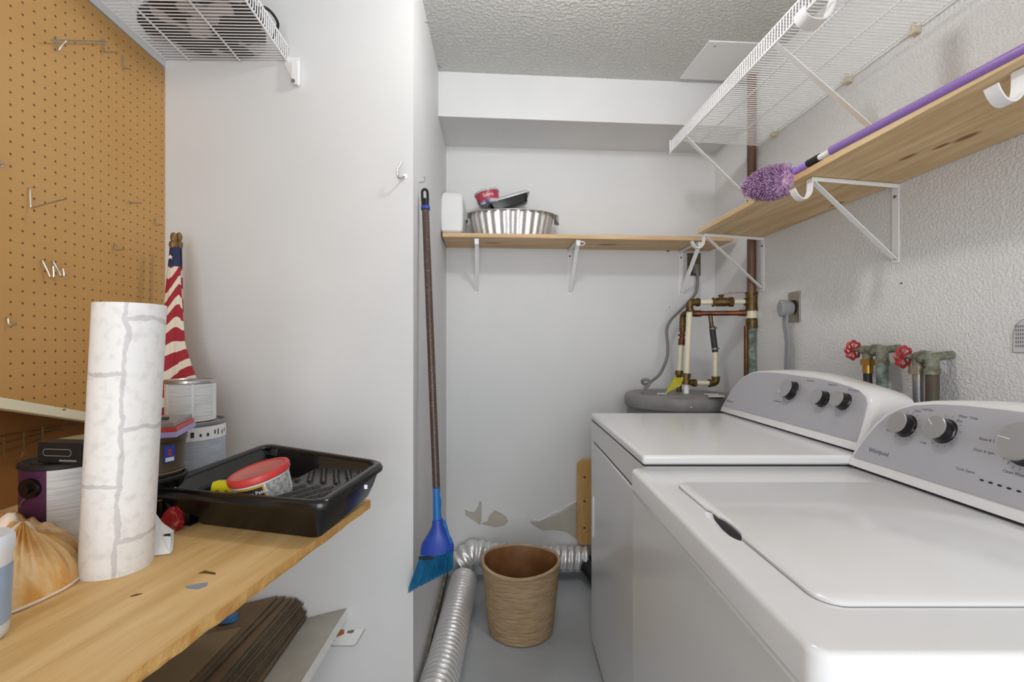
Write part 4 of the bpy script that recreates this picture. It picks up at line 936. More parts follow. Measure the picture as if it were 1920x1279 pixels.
# tub
sc = px(918, 385, Y=2.28); ax_ = Matrix.Rotation(math.radians(-14), 4, 'Y')
tb = thing('dip_tub', 'small red and white printed plastic tub tilted on the foil pan', 'tub', sc)
b = NB(); lathe(b, [(.047, 0), (.050, .004), (.053, .022)], sc, 32, axis=ax_); obj('tub_body', b, mat('tub_print_blue', '#4a4f86', .4, c2='#d4d0d0', nscale=25, thr=(.4, .6)), tb)
b = NB(); lathe(b, [(.0532, .016), (.0575, .052), (.0575, .056)], sc, 32, axis=ax_); obj('tub_label', b, mat('tub_print_red', '#b8323c', .4, c2='#b0405a', nscale=8), tb)
b = NB(); lathe(b, [(.0615, .054), (.0615, .064), (.056, .066), (.054, .062), (.01, .062)], sc, 32, axis=ax_); obj('tub_lid', b, M_clearp, tb)
b = NB()
def warp_c(R, z0_, a0_, ctr, A=None):
    def f(co):
        th = a0_+co.x/R; p = Vector((math.cos(th)*(R+.0005+co.z), math.sin(th)*(R+.0005+co.z), z0_+co.y))
        if A is not None: p = A @ p
        return p+Vector(ctr)
    return f
text(b, 'Sabra', .024, None, warp=warp_c(.0572, .036, -math.pi/2, sc, ax_), ext=.0003); obj('lettering', b, M_white, tb, smooth=False)

# ================================================================ DUSTER ON THE RIGHT SHELF
zt_ = lambda x: 1.651+(1.228-x)*math.tan(tlt)+.0185
du = thing('duster', 'long purple extendable pole with fluffy mauve duster head lying on right shelf', 'duster', (.97, 1.2, zt_(.97)))
X0 = .985
pA = px(1925, 97, X=.947); pB = px(1560, 275, X=.944); dv = (pA-pB).normalized()
zfix = zt_(.98)+.0125; pA.z = zt_(.945)+.0127; pB.z = zt_(.945)+.0125
b = NB(); rod(b, pB, pA+dv*.45, .0122, n=16); obj('pole', b, M_purple, du, label='long purple pole')
dv = (pB-pA).normalized(); q = lambda s: pB+dv*s
b = NB(); rod(b, q(0), q(.05), .0085, n=14); obj('inner_tube', b, M_white, du, label='white inner tube')
b = NB(); rod(b, q(.045), q(.095), .0112, n=14); obj('lock_collar', b, M_blackm, du)
hC = px(1448, 338, X=.935); hE = q(.21)+Vector((-.018, 0, .006))
b = NB(); sweep(b, [q(.09), q(.12), q(.18), hE], lambda s: .0125-.006*s, 12); obj('neck', b, M_lilac, du, label='lilac neck')
h1 = px(1478, 337, X=.922); h0 = px(1412, 350, X=.900)
axis = (h0-h1); Lh = axis.length; axis.normalize(); hu, hv = basis(axis)
b = NB(); sweep(b, [h1+axis*Lh*s for s in (0, .1, .3, .6, .85, 1)], lambda s: .020+.010*math.sin(math.pi*min(s+.15, 1)), 14)
rn = random.Random(9)
def clampz(p):
    if p.x > .938: p.z = max(p.z, zt_(p.x)+.002)
    return p
for i in range(2600):
    s = rn.random()**.75; th = rn.uniform(0, 2*math.pi); base_ = h1+axis*Lh*s; e = hu*math.cos(th)+hv*math.sin(th)
    R = .026+.026*math.sin(math.pi*min(.25+s*.62, 1))+rn.uniform(-.004, .004)
    if s > .88: e = (e+axis*rn.uniform(.3, 2.2)).normalized()
    tip = base_+e*R+axis*rn.uniform(-.006, .006); rod(b, base_+e*.014, clampz(tip), .0013, .0016, n=3)
o = obj('duster_head', b, M_fluff, du, label='fluffy mauve fibre head'); o['kind'] = 'stuff'

# ================================================================ THE WORKBENCH
ZB = .81
phi = math.atan((1083-960)/F)+TH
K = px(695, 937, Z=ZB)
bd = Vector((math.sin(phi), math.cos(phi), 0))
BK = [K, K-bd*1.35, Vector((XL+.008, (K-bd*1.35).y+.1, ZB)), Vector((XL+.008, 1.47, ZB)), Vector((-.80, 1.40, ZB))]
bn = thing('workbench', 'rough plywood workbench top with frayed edge below the pegboard', 'workbench', (K.x, K.y, ZB), -phi)
b = NB()
top_l = []; rn = random.Random(4)
n_ = 90
for i in range(n_+1): p = BK[0].lerp(BK[1], i/n_); top_l.append(p)
top_l += BK[2:]
bot_l = [p-Vector((0, 0, .019))+(Vector((-.6, .1, 0))*rn.uniform(0, .006) if i <= n_ else Vector()) for i, p in enumerate(top_l)]
mid_l = [p-Vector((0, 0, .013))+(Vector((-.6, .1, 0))*rn.uniform(0, .0015) if i <= n_ else Vector()) for i, p in enumerate(top_l)]
loft(b, [bot_l, mid_l, top_l], mi=1)
b.faces.ensure_lookup_table()
for f in b.faces:
    if len(f.verts) > 8: f.material_index = 0
obj('bench_top', b, [M_bench, M_bencht], bn, smooth=False)
for (x, y) in ((XL+.06, 1.38), (XL+.06, .1), (-.62, .12)):
    b = NB(); box(b, (x-.03, y-.03, 0), (x+.03, y+.03, ZB-.019)); obj('leg', b, M_lwood, bn, smooth=False)
def mark(pts, m, label): 
    b = NB(); prism(b, [px(u, v, Z=ZB+.0002) for u, v in pts], (0, 0, .0003)); obj('stain', b, m, bn, smooth=False, label=label)
mark([(346, 1100), (362, 1096), (390, 1092), (388, 1099), (372, 1105), (352, 1104)], mat('blue_grey_smear', '#8a90a0', .6), 'blue grey paint smear')
mark([(371, 1076), (384, 1070), (392, 1072), (404, 1074), (404, 1078), (392, 1076), (383, 1075)], mat('dark_stain', '#5a4020', .8), 'dark stain')
mark([(244, 1118), (256, 1114), (268, 1113), (256, 1117), (246, 1119)], mat('dark_stain', '#5a4020', .8), 'dark stain')

def label_band(b, R, z0_, z1_, a0_, a1_, c_, n=24, off=.0006, mi=0):
    r0, r1 = [], []
    for i in range(n+1):
        t_ = a0_+(a1_-a0_)*i/n; e = Vector((math.cos(t_), math.sin(t_), 0))*(R+off); r0.append(Vector(c_)+e+Vector((0, 0, z0_))); r1.append(Vector(c_)+e+Vector((0, 0, z1_)))
    loft(b, [r0, r1], closed=False, cap=(False, False), mi=mi)
# ---- tube of brick-pattern wallpaper
cB = px(219, 1063, Z=ZB); cB = px(219, 1055, D=.755); cB.z = ZB; cT = px(245, 570, D=.757)
cT.z = 1.232
R_ = .0475
b = NB(); uvl = b.loops.layers.uv.new('UVMap'); n_ = 64; axd = (cT-cB)
rings = []
for s_ in [i/24 for i in range(25)]:
    rings.append([cB+axd*s_+Vector((math.cos(2*math.pi*i/n_), math.sin(2*math.pi*i/n_), 0))*R_ for i in range(n_)])
rr = [[b.verts.new(p) for p in r] for r in rings]
for j in range(24):
    for i in range(n_):
        k_ = (i+1) % n_; f = b.faces.new((rr[j][i], rr[j][k_], rr[j+1][k_], rr[j+1][i]))
        for l, (uu_, vv_) in zip(f.loops, ((j, i), (j, i+1), (j+1, i+1), (j+1, i))): l[uvl].uv = (uu_/24*.42+.02, vv_/n_*.30+.01)
ri = [[b.verts.new(cB+axd*s_+Vector((math.cos(2*math.pi*i/n_), math.sin(2*math.pi*i/n_), 0))*(R_-.003)) for i in range(n_)] for s_ in (0, 1)]
for i in range(n_):
    k_ = (i+1) % n_
    b.faces.new((rr[-1][i], rr[-1][k_], ri[1][k_], ri[1][i])); b.faces.new((ri[0][i], ri[0][k_], rr[0][k_], rr[0][i])); b.faces.new((ri[1][i], ri[1][k_], ri[0][k_], ri[0][i]))
tube = tag(obj('wallpaper_roll', b, M_roll), 'tall roll of white brick-pattern wallpaper standing on end on the workbench', 'wallpaper roll')

# ---- plum paint tin with black box on it
def paint_can(name, label, c_, R, h, body, rim, loc=None):
    r = thing(name, label, 'paint can', c_)
    b = NB(); lathe(b, [(R-.003, 0), (R, .002), (R, h-.008)], c_, 48); obj('can_body', b, body, r)
    b = NB(); lathe(b, [(R, h-.010), (R+.0025, h-.008), (R+.0025, h-.002), (R, h), (R-.004, h), (R-.007, h-.005), (R-.014, h-.005), (R-.016, h-.002), (.002, h-.003)], c_, 48, cap=(False, True)); obj('lid_rim', b, rim, r)
    return r
c1 = px(126, 1005, D=.885); c1.z = ZB; Rc = .064
pc1 = paint_can('paint_can', 'plum coloured paint can with white print panel, topped by a black box', c1, Rc, .146, M_plum, M_blackm)
am = math.atan2(-c1.y, -c1.x)
b = NB(); label_band(b, Rc, .004, .136, am-.42, am+1.4, c1); obj('print_panel', b, M_label, pc1)
b = NB(); label_band(b, Rc, .062, .137, am+.62, am+1.45, c1, off=.001)
for v in b.verts:
    if v.co.z < ZB+.1: v.co.z += .012*math.sin(v.co.x*300)
obj('dark_smear', b, mat('dark_paint_smear', '#43383c', .5), pc1)
b = NB(); e = Vector((math.cos(am-.80), math.sin(am-.80), 0)); p = c1+e*Rc+Vector((0, 0, .107)); rod(b, p, p+e*.006, .0175, n=24); rod(b, p, p+e*.011, .008, n=16); obj('handle_ear', b, M_black, pc1)
b = NB(); sweep(b, cat([p+e*.008, px(62, 920, D=.82), px(42, 940, D=.82), px(38, 952, D=.83), px(44, 960, D=.84), px(58, 962, D=.85)], 6), .0011, 6); obj('wire_handle', b, M_tin, pc1)
zt = ZB+.146
bx = thing('black_box', 'flat black carton with yellow end lying on the plum paint can', 'box', (c1.x, c1.y, zt))
b = NB(); A_ = px(70, 868, Z=zt+.0004); fx = (px(160, 871, Z=zt+.0004)-A_).normalized(); fx.z = 0; fy = Vector((-fx.y, fx.x, 0))
Mb = plane_mat(A_, fx, fy)
box(b, (0, 0, 0), (.088, .105, .037), Mb); obj('carton', b, M_blackm, bx, smooth=False, bevel=.0012)
b = NB(); box(b, (.0885, .002, .001), (.122, .1, .036), Mb); obj('carton_end', b, mat('carton_side', '#1c1a14', .5, c2='#c9b51e', nscale=50, thr=(.62, .66)), bx, smooth=False)
b = NB(); box(b, (.004, .03, .0372), (.12, .104, .0376), Mb); obj('carton_top', b, mat('carton_top', '#857c62', .6, c2='#9c9166', nscale=20), bx, smooth=False)
b = NB(); r_ = [Mb @ Vector((x, -.0006, z)) for x, z in rrect(.012, .070, .013, .026, .006, 4)]; r2_ = [Mb @ Vector((x, -.0006, z)) for x, z in rrect(.0132, .0688, .0142, .0248, .005, 4)]
loft(b, [r_, r2_], cap=(False, False)); box(b, (.045, -.0006, .004), (.08, -.0002, .007), Mb); obj('front_print', b, M_greyc, bx, smooth=False)

# ---- black can with gold print carrying the brown can
c2 = px(283, 965, D=.985); c2.z = ZB
k2 = paint_can('paint_can', 'low black can with pale lettering under the brown can', c2, .062, .088, M_black, M_blackm)
a2 = math.atan2(-c2.y, -c2.x)
b = NB(); text(b, 'EXTERIOR', .0125, None, warp=warp_c(.062, .060, a2+.30, c2)); obj('lettering', b, M_label, k2, smooth=False)
b = NB(); text(b, 'Satin Paint', .0075, None, warp=warp_c(.062, .046, a2+.36, c2)); obj('lettering', b, M_gold, k2, smooth=False)
c3 = Vector((c2.x, c2.y, ZB+.0885))
k3 = thing('paint_can', 'brown plastic paint tub with small blue sticker, behind the wallpaper roll', 'paint can', c3)
b = NB(); lathe(b, [(.055, 0), (.057, .004), (.0585, .012), (.0575, .014), (.061, .070), (.0635, .072), (.0635, .082), (.061, .084), (.003, .084)], c3, 48); obj('can_body', b, M_brown, k3)
b = NB(); label_band(b, .0602, .030, .064, a2+.36, a2+.70, c3, off=.0004); obj('sticker', b, M_stick, k3)
b = NB(); label_band(b, .0602, .032, .040, a2+.39, a2+.67, c3, off=.001); obj('sticker_band', b, M_white, k3)
b = NB(); label_band(b, .0602, .044, .057, a2+.47, a2+.58, c3, off=.001); obj('sticker_emblem', b, M_reds, k3)
b = NB(); lathe(b, [(.0588, .006), (.0588, .010)], c3, 48, cap=(False, False)); obj('lower_rim', b, M_strip if False else mat('olive_rim', '#7a745c', .5), k3)
# cases stacked on it
def case(name, z0_, z1_, rot, m, label, catg, w_=.062, l_=.07, dx=0, grp=None, edge=None):
    M_ = Matrix.Translation(Vector((c3.x+dx, c3.y, 0))) @ Matrix.Rotation(rot, 4, 'Z'); b = NB(); box(b, (-w_, -l_, z0_), (w_, l_, z1_), M_)
    return tag(obj(name, b, m, smooth=False, bevel=.001), label, catg)
zz = c3.z+.0845
case('plastic_case', zz, zz+.011, .30, M_lilc, 'lilac plastic case lying on the brown paint tub', 'case', dx=.002)
case('plastic_case', zz+.0112, zz+.020, .32, M_reds, 'red flat case lying on the lilac case', 'case')
case('plastic_case', zz+.0202, zz+.030, .30, M_greyc, 'grey clear case lying on the red case', 'case', .058, .066)
b = NB(); p = px(292, 780, D=.93); sweep(b, [Vector((c3.x-.05, c3.y-.03, zz+.034)), Vector((c3.x+.045, c3.y-.015, zz+.034))], .004, 8, flat=.8); tag(obj('flat_bar', b, mat('dark_bar', '#4b4440', .5)), 'short dark brown bar lying on top of the grey case', 'bar')

# ---- grey gallon can and the small white can on it
c4 = px(352, 900, D=1.20); c4.z = ZB; a4 = math.atan2(-c4.y, -c4.x)
k4 = paint_can('paint_can', 'large grey-blue labelled paint can on the workbench, carrying a small white can', c4, .083, .170, M_labelb, mat('rim_grey', '#8c8c88', .35, metal=.6), None)
b = NB(); label_band(b, .083, .126, .158, 0, 2*math.pi, c4, 64); obj('white_band', b, M_paper, k4)
rn = random.Random(5); b = NB(); t_ = a4-1.2
while t_ < a4+1.3: label_band(b, .083, .134+rn.uniform(0, .004), .150-rn.uniform(0, .008), t_, t_+rn.uniform(.02, .09), c4, 4, off=.0012); t_ += rn.uniform(.1, .24)
obj('band_print', b, M_ink, k4)
b = NB(); lathe(b, [(.0834, .160), (.0846, .162), (.0846, .166), (.0834, .168)], c4, 48, cap=(False, False)); obj('black_ring', b, M_blackm, k4)
c5 = c4+Vector((.016, -.014, .1705)); a5 = a4
k5 = paint_can('paint_can', 'small plain white paint can standing on the large grey-blue can', c5, .0545, .104, M_paper, M_tin)
b = NB(); label_band(b, .0545, .006, .094, a5-.95, a5+.02, c5); obj('print_panel', b, M_label, k5)
b = NB(); label_band(b, .0545, .006, .094, a5+.12, a5+1.0, c5); obj('print_panel', b, M_label, k5)

# ---- furled flags leaning in the corner
def furled(name, label, u_top, Ytop, ub, Yb, seed, off, wmul=1.0, col=None):
    Tt = px(u_top, 436, Y=Ytop); Bt = px(ub, 880, Y=Yb); Bt.z = ZB; dr2 = (Bt-Tt).normalized()
    r = thing(name, label, 'flag', Bt)
    b = NB(); rod(b, Tt-dr2*-.02, Bt, .0045, n=10); obj('stick', b, M_lwood, r)
    b = NB(); u_, v_ = basis(dr2); prof = [(.002, 0), (.0065, .004), (.0085, .015), (.006, .026), (.010, .03), (.0105, .040), (.0075, .048)]
    loft(b, [[Tt+dr2*z+u_*math.cos(2*math.pi*i/14)*q_+v_*math.sin(2*math.pi*i/14)*q_ for i in range(14)] for q_, z in prof]); obj('finial', b, M_bronze, r)
    # cloth
    b = NB(); uvl = b.loops.layers.uv.new('UVMap'); n_ = 72; m_ = 44; rn_ = random.Random(seed)
    L_ = .50; rings = []
    ph = [rn_.uniform(0, 6) for _ in range(4)]
    side = Vector((1, 0, 0))
    for j in range(m_+1):
        s_ = j/m_; rad = (.012+.024*min(s_/.75, 1)**1.1)*wmul
        c_ = Tt+dr2*(.043+L_*s_)+side*(.004+.008*s_)*off
        ring = []
        for i in range(n_):
            t_ = 2*math.pi*i/n_
            rr_ = rad*(1+.16*s_*math.sin(3*t_+ph[0])+.13*s_*math.sin(7*t_+ph[1]+2*s_)+.05*math.sin(13*t_+ph[2]))
            if s_ > .55: rr_ *= 1+.5*max(0, math.cos(t_-.2))**6*(1 if s_ < .86 else .4)*min((s_-.55)*5, 1)
            zz_ = 0 if s_ < .96 else .012*math.sin(5*t_)
            ring.append(c_+Vector((math.cos(t_)*rr_, math.sin(t_)*rr_*.62, zz_)))
        rings.append(ring)
    vv = [[b.verts.new(p) for p in r_] for r_ in rings]
    def uvp(j, i):
        s_ = j/m_; t_ = 2*math.pi*i/n_
        return ((L_*s_+ .95*((.012+.034*min(s_/.75, 1)**1.1))*math.cos(t_)+.012*math.sin(9*s_+2*t_))/.060+.4+seed*.3, 1-s_)
    for j in range(m_):
        for i in range(n_):
            k_ = (i+1) % n_; f = b.faces.new((vv[j][i], vv[j][k_], vv[j+1][k_], vv[j+1][i]))
            for l, (jj, ii) in zip(f.loops, ((j, i), (j, i+1), (j+1, i+1), (j+1, i))): l[uvl].uv = uvp(jj, ii)
    b.faces.new(vv[0]); o = obj('cloth', b, M_flag, r, ang=75)
    if off > 0:
        b = NB(); cst = Tt+dr2*.075+Vector((.002, -.0145, 0))
        pts = []
        for i in range(10): t_ = math.pi/2+i*math.pi/5; q_ = .0065 if i % 2 == 0 else .0027; pts.append(cst+Vector((math.cos(t_)*q_, 0, math.sin(t_)*q_)))
        prism(b, pts, (0, .004, 0)); obj('star', b, M_paper, r, smooth=False)
    return r
furled('furled_flag', 'furled red and cream striped flag with navy top, leaning in the corner', 326, 1.39, 301, 1.30, 1, 1)
furled('furled_flag', 'second furled striped flag, half hidden behind the first in the corner', 336, 1.425, 322, 1.375, 2, -.3, .8)

# ---- conch shell
S0 = px(92, 1075, Z=ZB)
sh = thing('seashell', 'large orange and cream conch shell lying on the workbench beside the wallpaper roll', 'seashell', S0)
rim = [px(u, v, Z=ZB+.002) for u, v in ((-40, 1160), (10, 1153), (50, 1138), (90, 1120), (128, 1100), (152, 1080), (163, 1062), (158, 1044), (135, 1022))]
back = [px(u, v, Z=ZB+.002) for u, v in ((90, 1000), (40, 985), (-20, 990), (-70, 1060))]
loop = cat(rim+back, 9, closed=True); ap_ = px(45, 1003, D=.70); ap_.z = ZB+.086
rings = []; nl = len(loop)
for s_, hz in ((1, 0), (1.0, .004), (.98, .012), (.90, .028), (.78, .043), (.62, .055), (.46, .064), (.3, .072), (.16, .079), (.06, .082)):
    ring = []
    for i, p in enumerate(loop):
        rib = .0035*math.sin(i/nl*2*math.pi*17)*math.sin(math.pi*min(s_, 1))**.5 if .1 < s_ < .98 else 0
        lift = .014*(1-s_)*math.sin(i/nl*6.28+1)
        c_ = Vector((ap_.x, ap_.y, 0)); q_ = Vector((p.x, p.y, 0))
        w_ = c_.lerp(q_, s_); ring.append(Vector((w_.x, w_.y, ZB+.001+hz+rib+(lift if s_ < .9 else 0))))
    rings.append(ring)
b = NB(); loft(b, rings); obj('shell_body', b, M_shell, sh, ang=80)
b = NB(); sweep(b, [p+Vector((0, 0, .001)) for p in cat(rim, 6)], .0024, 6); obj('shell_lip', b, M_shellw, sh)
for (u, v, D_, r_, h_) in ((40, 1000, .70, .016, .030), (14, 985, .73, .014, .034), (140, 1045, .735, .010, .018)):
    b = NB(); p = px(u, v, D=D_); lathe(b, [(r_*1.5, -.02), (r_, 0), (r_*.8, h_*.3), (r_*.35, h_*.55), (.001, h_*.6)], p, 14, axis=Matrix.Rotation(.25, 4, 'Y')); 
    for v_ in b.verts: v_.co += Vector((rnd.uniform(-.0012, .0012), rnd.uniform(-.0012, .0012), 0))
    obj('shell_knob', b, M_shellw, sh)

# ---- pail at the left edge
Pc = px(-44, 1215, D=.56); Pc.z = ZB
pl = thing('plastic_pail', 'white tub with pale blue label cut by the left edge on the workbench', 'tub', Pc)
b = NB(); lathe(b, [(.022, 0), (.026, .004), (.0275, .012), (.0305, .10), (.0325, .108), (.0325, .122), (.0305, .126), (.003, .126)], Pc, 48); obj('pail_body', b, M_pail, pl)
b = NB(); ap2 = math.atan2(-Pc.y, -Pc.x); rings = []
for z, r_ in ((.02, .0284), (.09, .0305)): rings.append([Pc+Vector((math.cos(t_)*r_, math.sin(t_)*r_, z)) for t_ in [ap2-.4+2.0*i/20 for i in range(21)]])
loft(b, rings, closed=False, cap=(False, False)); obj('label', b, M_tubblue, pl)

# ---- white packet and crinkled red bag behind the roll
pk2 = thing('product_packet', 'white card packet with black print tucked beside the wallpaper roll', 'packet', px(290, 1042, Z=ZB))
ptsP = [px(262, 1046, Z=ZB+.001), px(319, 1038, Z=ZB+.001), px(321, 1015, D=.835), px(321, 1000, D=.84), px(300, 985, D=.85), px(278, 955, D=.86), px(262, 945, D=.86)]
b = NB(); prism(b, ptsP, Vector((-.003, .012, 0))); obj('card', b, M_paper, pk2, smooth=False)
b = NB(); n3 = (ptsP[1]-ptsP[0]).cross(ptsP[5]-ptsP[0]).normalized(); 
if n3.y > 0: n3 = -n3
Mx = plane_mat(px(300, 1011, D=.829)+n3*.0014, (ptsP[1]-ptsP[0]), Vector((0, 0, 1)))
text(b, 'REVO', .012, Mx, bold=.0006, ext=.0002); obj('lettering', b, M_ink, pk2, smooth=False)
b = NB(); prism(b, [p+n3*.0012 for p in (px(307, 1003, D=.833), px(320, 1001, D=.836), px(320, 1013, D=.832), px(310, 1010, D=.832))], n3*.0004); prism(b, [p+n3*.0012 for p in (px(278, 1038, D=.808), px(303, 1034, D=.812), px(303, 1036, D=.811), px(278, 1040, D=.807))], n3*.0004); obj('black_print', b, M_ink, pk2, smooth=False)
b = NB(); pr = [px(u, v, D=.90) for u, v in ((301, 1012), (299, 990), (301, 975), (306, 964), (318, 952), (324, 953), (331, 965), (335, 985), (328, 1003), (324, 1012))]
low = [Vector((p.x, p.y, max(p.z, ZB))) for p in pr]; prism(b, low, (.004, .012, 0)); bmesh.ops.subdivide_edges(b, edges=b.edges[:], cuts=3, use_grid_fill=True)
for v in b.verts: v.co += Vector((rnd.uniform(-1, 1), rnd.uniform(-1, 1), rnd.uniform(-.5, .5)))*.0012
tag(obj('crinkled_bag', b, M_crink, smooth=False), 'small crinkled red wrapper behind the white packet', 'wrapper')

# ---- paint roller tray
NLr, NRr, FRr, FLr = px(268, 916, D=.935), px(607, 944, D=.834), px(722, 866, D=1.085), px(500, 831, D=1.25)
def tq(s_, t_): return NLr*(1-s_)*(1-t_)+NRr*s_*(1-t_)+FRr*s_*t_+FLr*(1-s_)*t_
def tray_ring(ins, zoff, r_=.09, n=5, zabs=None, taper=0):
    out = []
    for s_, t_ in rrect(ins, 1-ins, ins, 1-ins, max(r_-ins*.5, .01), n):
        p = tq(s_, t_); 
        z = p.z+zoff if zabs is None else zabs(s_, t_, p)
        out.append(Vector((p.x, p.y, z)))
    return out
ty = thing('paint_tray', 'black plastic paint roller tray with ribbed ramp at the end of the workbench', 'paint tray', tq(.5, .5)-Vector((0, 0, tq(.5, .5).z-ZB)))
def zfl(s_, t_, p):
    deep = ZB+.014; ramp = p.z-.027+.012*max(0, (s_-.5)/.5)
    if s_ < .14: return p.z-.03
    if s_ < .46: return deep
    if s_ < .54: return deep+(ramp-deep)*(s_-.46)/.08
    return ramp
b = NB(); grid = []
NS, NT = 110, 70
# inner basin as a height field, with ribs
inner = []
for j in range(NT+1):
    row = []
    for i in range(NS+1):
        s_ = .045+.91*i/NS; t_ = .045+.91*j/NT; p = tq(s_, t_); e = min(s_-.045, .955-s_, (t_-.045)*.8, (.955-t_)*.8)
        w_ = min(e/.05, 1); fl = zfl(s_, t_, p)
        if .14 < t_ < .86 and .56 < s_ < .92 and abs(t_-.5) > .03:
            q_ = (s_-.5)*.62 + abs(t_-.5)*.30; fr = (q_/.055) % 1
            rb = .0045 if fr < .3 else 0; fl += rb
        row.append(b.verts.new((p.x, p.y, (p.z-.004)*(1-w_)+fl*w_)))
    inner.append(row)
for j in range(NT):
    for i in range(NS): b.faces.new((inner[j][i], inner[j][i+1], inner[j+1][i+1], inner[j+1][i]))
obj('tray_basin', b, mat('tray_plastic', '#1b1b1c', .3, spec=.6), ty, ang=25)
b = NB(); rings = [tray_ring(.05, -.004), tray_ring(.045, .0), tray_ring(.03, .002), tray_ring(.015, .002), tray_ring(.0, 0), tray_ring(-.008, -.006), tray_ring(-.006, -.014), tray_ring(.012, -.014), tray_ring(.02, -.020)]
loft(b, rings, cap=(False, False)); obj('tray_rim', b, M_black, ty, ang=50)
# outer walls: full depth on the right two thirds, legs at the left
b = NB()
def wallz(s_, t_, p): 
    return ZB+.001+(p.z-ZB-.02)*max(0, (t_-.72)/.28)*.55
r0 = []; r1 = []
base = rrect(.02, .98, .02, .98, .07, 5); low_ = rrect(.24, .93, .10, .90, .05, 5)
for (s0_, t0_), (s1_, t1_) in zip(base, low_):
    p = tq(s0_, t0_); r0.append(p-Vector((0, 0, .016))); q_ = tq(s1_, t1_); r1.append(Vector((q_.x, q_.y, wallz(s1_, t1_, q_))))
loft(b, [r0, [a_.lerp(c_, .5)+Vector((0, 0, -.004)) for a_, c_ in zip(r0, r1)], r1], cap=(False, True)); obj('tray_body', b, M_black, ty, ang=50)
for t_ in (.06, .90):
    b = NB(); a_ = tq(.05, t_)-Vector((0, 0, .018)); b__ = tq(.22, t_)-Vector((0, 0, .018)); c_ = tq(.235, t_); c_ = Vector((c_.x, c_.y, ZB)); d_ = tq(.135, t_); d_ = Vector((d_.x, d_.y, ZB)); off_ = (tq(.1, .5)-tq(.1, .4)).normalized()*.028
    for k_ in (0, 1): prism(b, [p+off_*k_ for p in (a_, b__, c_, d_)], off_*.08)
    prism(b, [d_, c_, c_+off_, d_+off_], (0, 0, .004)); prism(b, [d_, d_+off_, a_+off_, a_], (tq(.3, .5)-tq(.2, .5)).normalized()*.002)
    obj('tray_leg', b, M_black, ty, smooth=False)
b = NB(); p = px(686, 913, D=.94); box(b, p-Vector((.003, .001, .004)), p+Vector((.003, .0005, .004))); obj('white_chip', b, M_white, ty)
# ---- tub of concrete patch in the tray
ct = px(487, 950, D=.955); base_z = tq(.42, .45); 
Ct = px(484, 880, D=.955); tubA = Matrix.Rotation(math.radians(-13), 4, 'Y') @ Matrix.Rotation(math.radians(8), 4, 'X')
htub = .098; C0 = Ct-(tubA @ Vector((0, 0, htub)))
tu = thing('patch_tub', 'white tub of concrete patch with red lid standing in the black tray', 'tub', C0)
b = NB(); lathe(b, [(.045, .0), (.048, .003), (.0535, htub-.018), (.0555, htub-.017), (.0560, htub-.010)], C0, 56, axis=tubA); obj('tub_body', b, M_tubw, tu)
b = NB(); lathe(b, [(.0565, htub-.014), (.0585, htub-.012), (.0590, htub-.004), (.0575, htub), (.052, htub+.001), (.049, htub-.001)], C0, 56, axis=tubA, cap=(False, False)); obj('lid_ring', b, M_reds, tu)
b = NB(); lathe(b, [(.0495, htub-.001), (.047, htub-.0025), (.003, htub-.0025)], C0, 56, axis=tubA, cap=(False, True)); obj('lid_centre', b, M_redd, tu, label='faded pinkish lid centre')
at_ = math.atan2(-C0.y, -C0.x)
def wrapband(m, z0_, z1_, a0_, a1_, off, nm='label_panel'):
    b = NB(); rings = []
    for z in (z0_, z1_): rings.append([C0+(tubA @ Vector((math.cos(t_)*(.0482+.005*z/.07+off), math.sin(t_)*(.0482+.005*z/.07+off), z))) for t_ in [a0_+(a1_-a0_)*i/24 for i in range(25)]])
    loft(b, rings, closed=False, cap=(False, False)); return obj(nm, b, m, tu)
wrapband(M_gold, .02, .0805, at_-.98, at_+.08, .0006, 'label_border'); wrapband(M_ink, .02, .0765, at_-.92, at_+.02, .0011); wrapband(M_tubg, .012, .080, at_+.14, at_+1.15, .0006, 'print_panel')
b = NB(); text(b, 'Concrete Patch', .0098, None, ext=.0002, bold=.00025, warp=lambda co: C0+(tubA @ Vector((math.cos(at_-.42+co.x/.052)*(.0556+co.z), math.sin(at_-.42+co.x/.052)*(.0556+co.z), .067+co.y)))); obj('lettering', b, M_white, tu, smooth=False)
# yellow clip
b = NB(); ye = [px(u, v, D=.925) for u, v in ((395, 921), (396, 912), (399, 904), (431, 903), (437, 910), (437, 930), (428, 932), (426, 920), (421, 920), (418, 932), (412, 932), (410, 919), (404, 919), (402, 930), (396, 930))]
prism(b, ye, (.004, .014, 0)); tag(obj('yellow_scraper', b, M_yel, smooth=False), 'yellow notched plastic spreader lying in the tray beside the red-lidded tub', 'spreader')

# ================================================================ UNDER THE BENCH
tl = math.radians(12)
pw = px(650, 1141, Y=1.497); pn = px(565, 1279, Z=pw.z)
dW = (Vector((pn.x, pn.y, 0))-Vector((pw.x, pw.y, 0))).normalized()
wl_ = Vector((-math.cos(tl), 0, -math.sin(tl)))
wbd = thing('board_shelf', 'white edged board lying tilted under the workbench below the stack of sheets', 'board', (pw.x-.2, 1.2, .12))
b = NB(); far = Vector((pw.x, 1.497, pw.z)); near = far+dW*.85
dn_ = Vector((.0, 0, -1)); th_ = .031
loft(b, [[near, near+wl_*.55, near+wl_*.55+dn_*th_, near+dn_*th_], [far, far+wl_*.55, far+wl_*.55+dn_*th_, far+dn_*th_]])
b.faces.ensure_lookup_table()
obj('board', b, M_whboard, wbd, smooth=False)
b = NB(); prism(b, [near, far, far+dn_*th_, near+dn_*th_], (.0012, 0, 0)); obj('painted_edge', b, M_edgew, wbd, smooth=False, label='white painted edge')
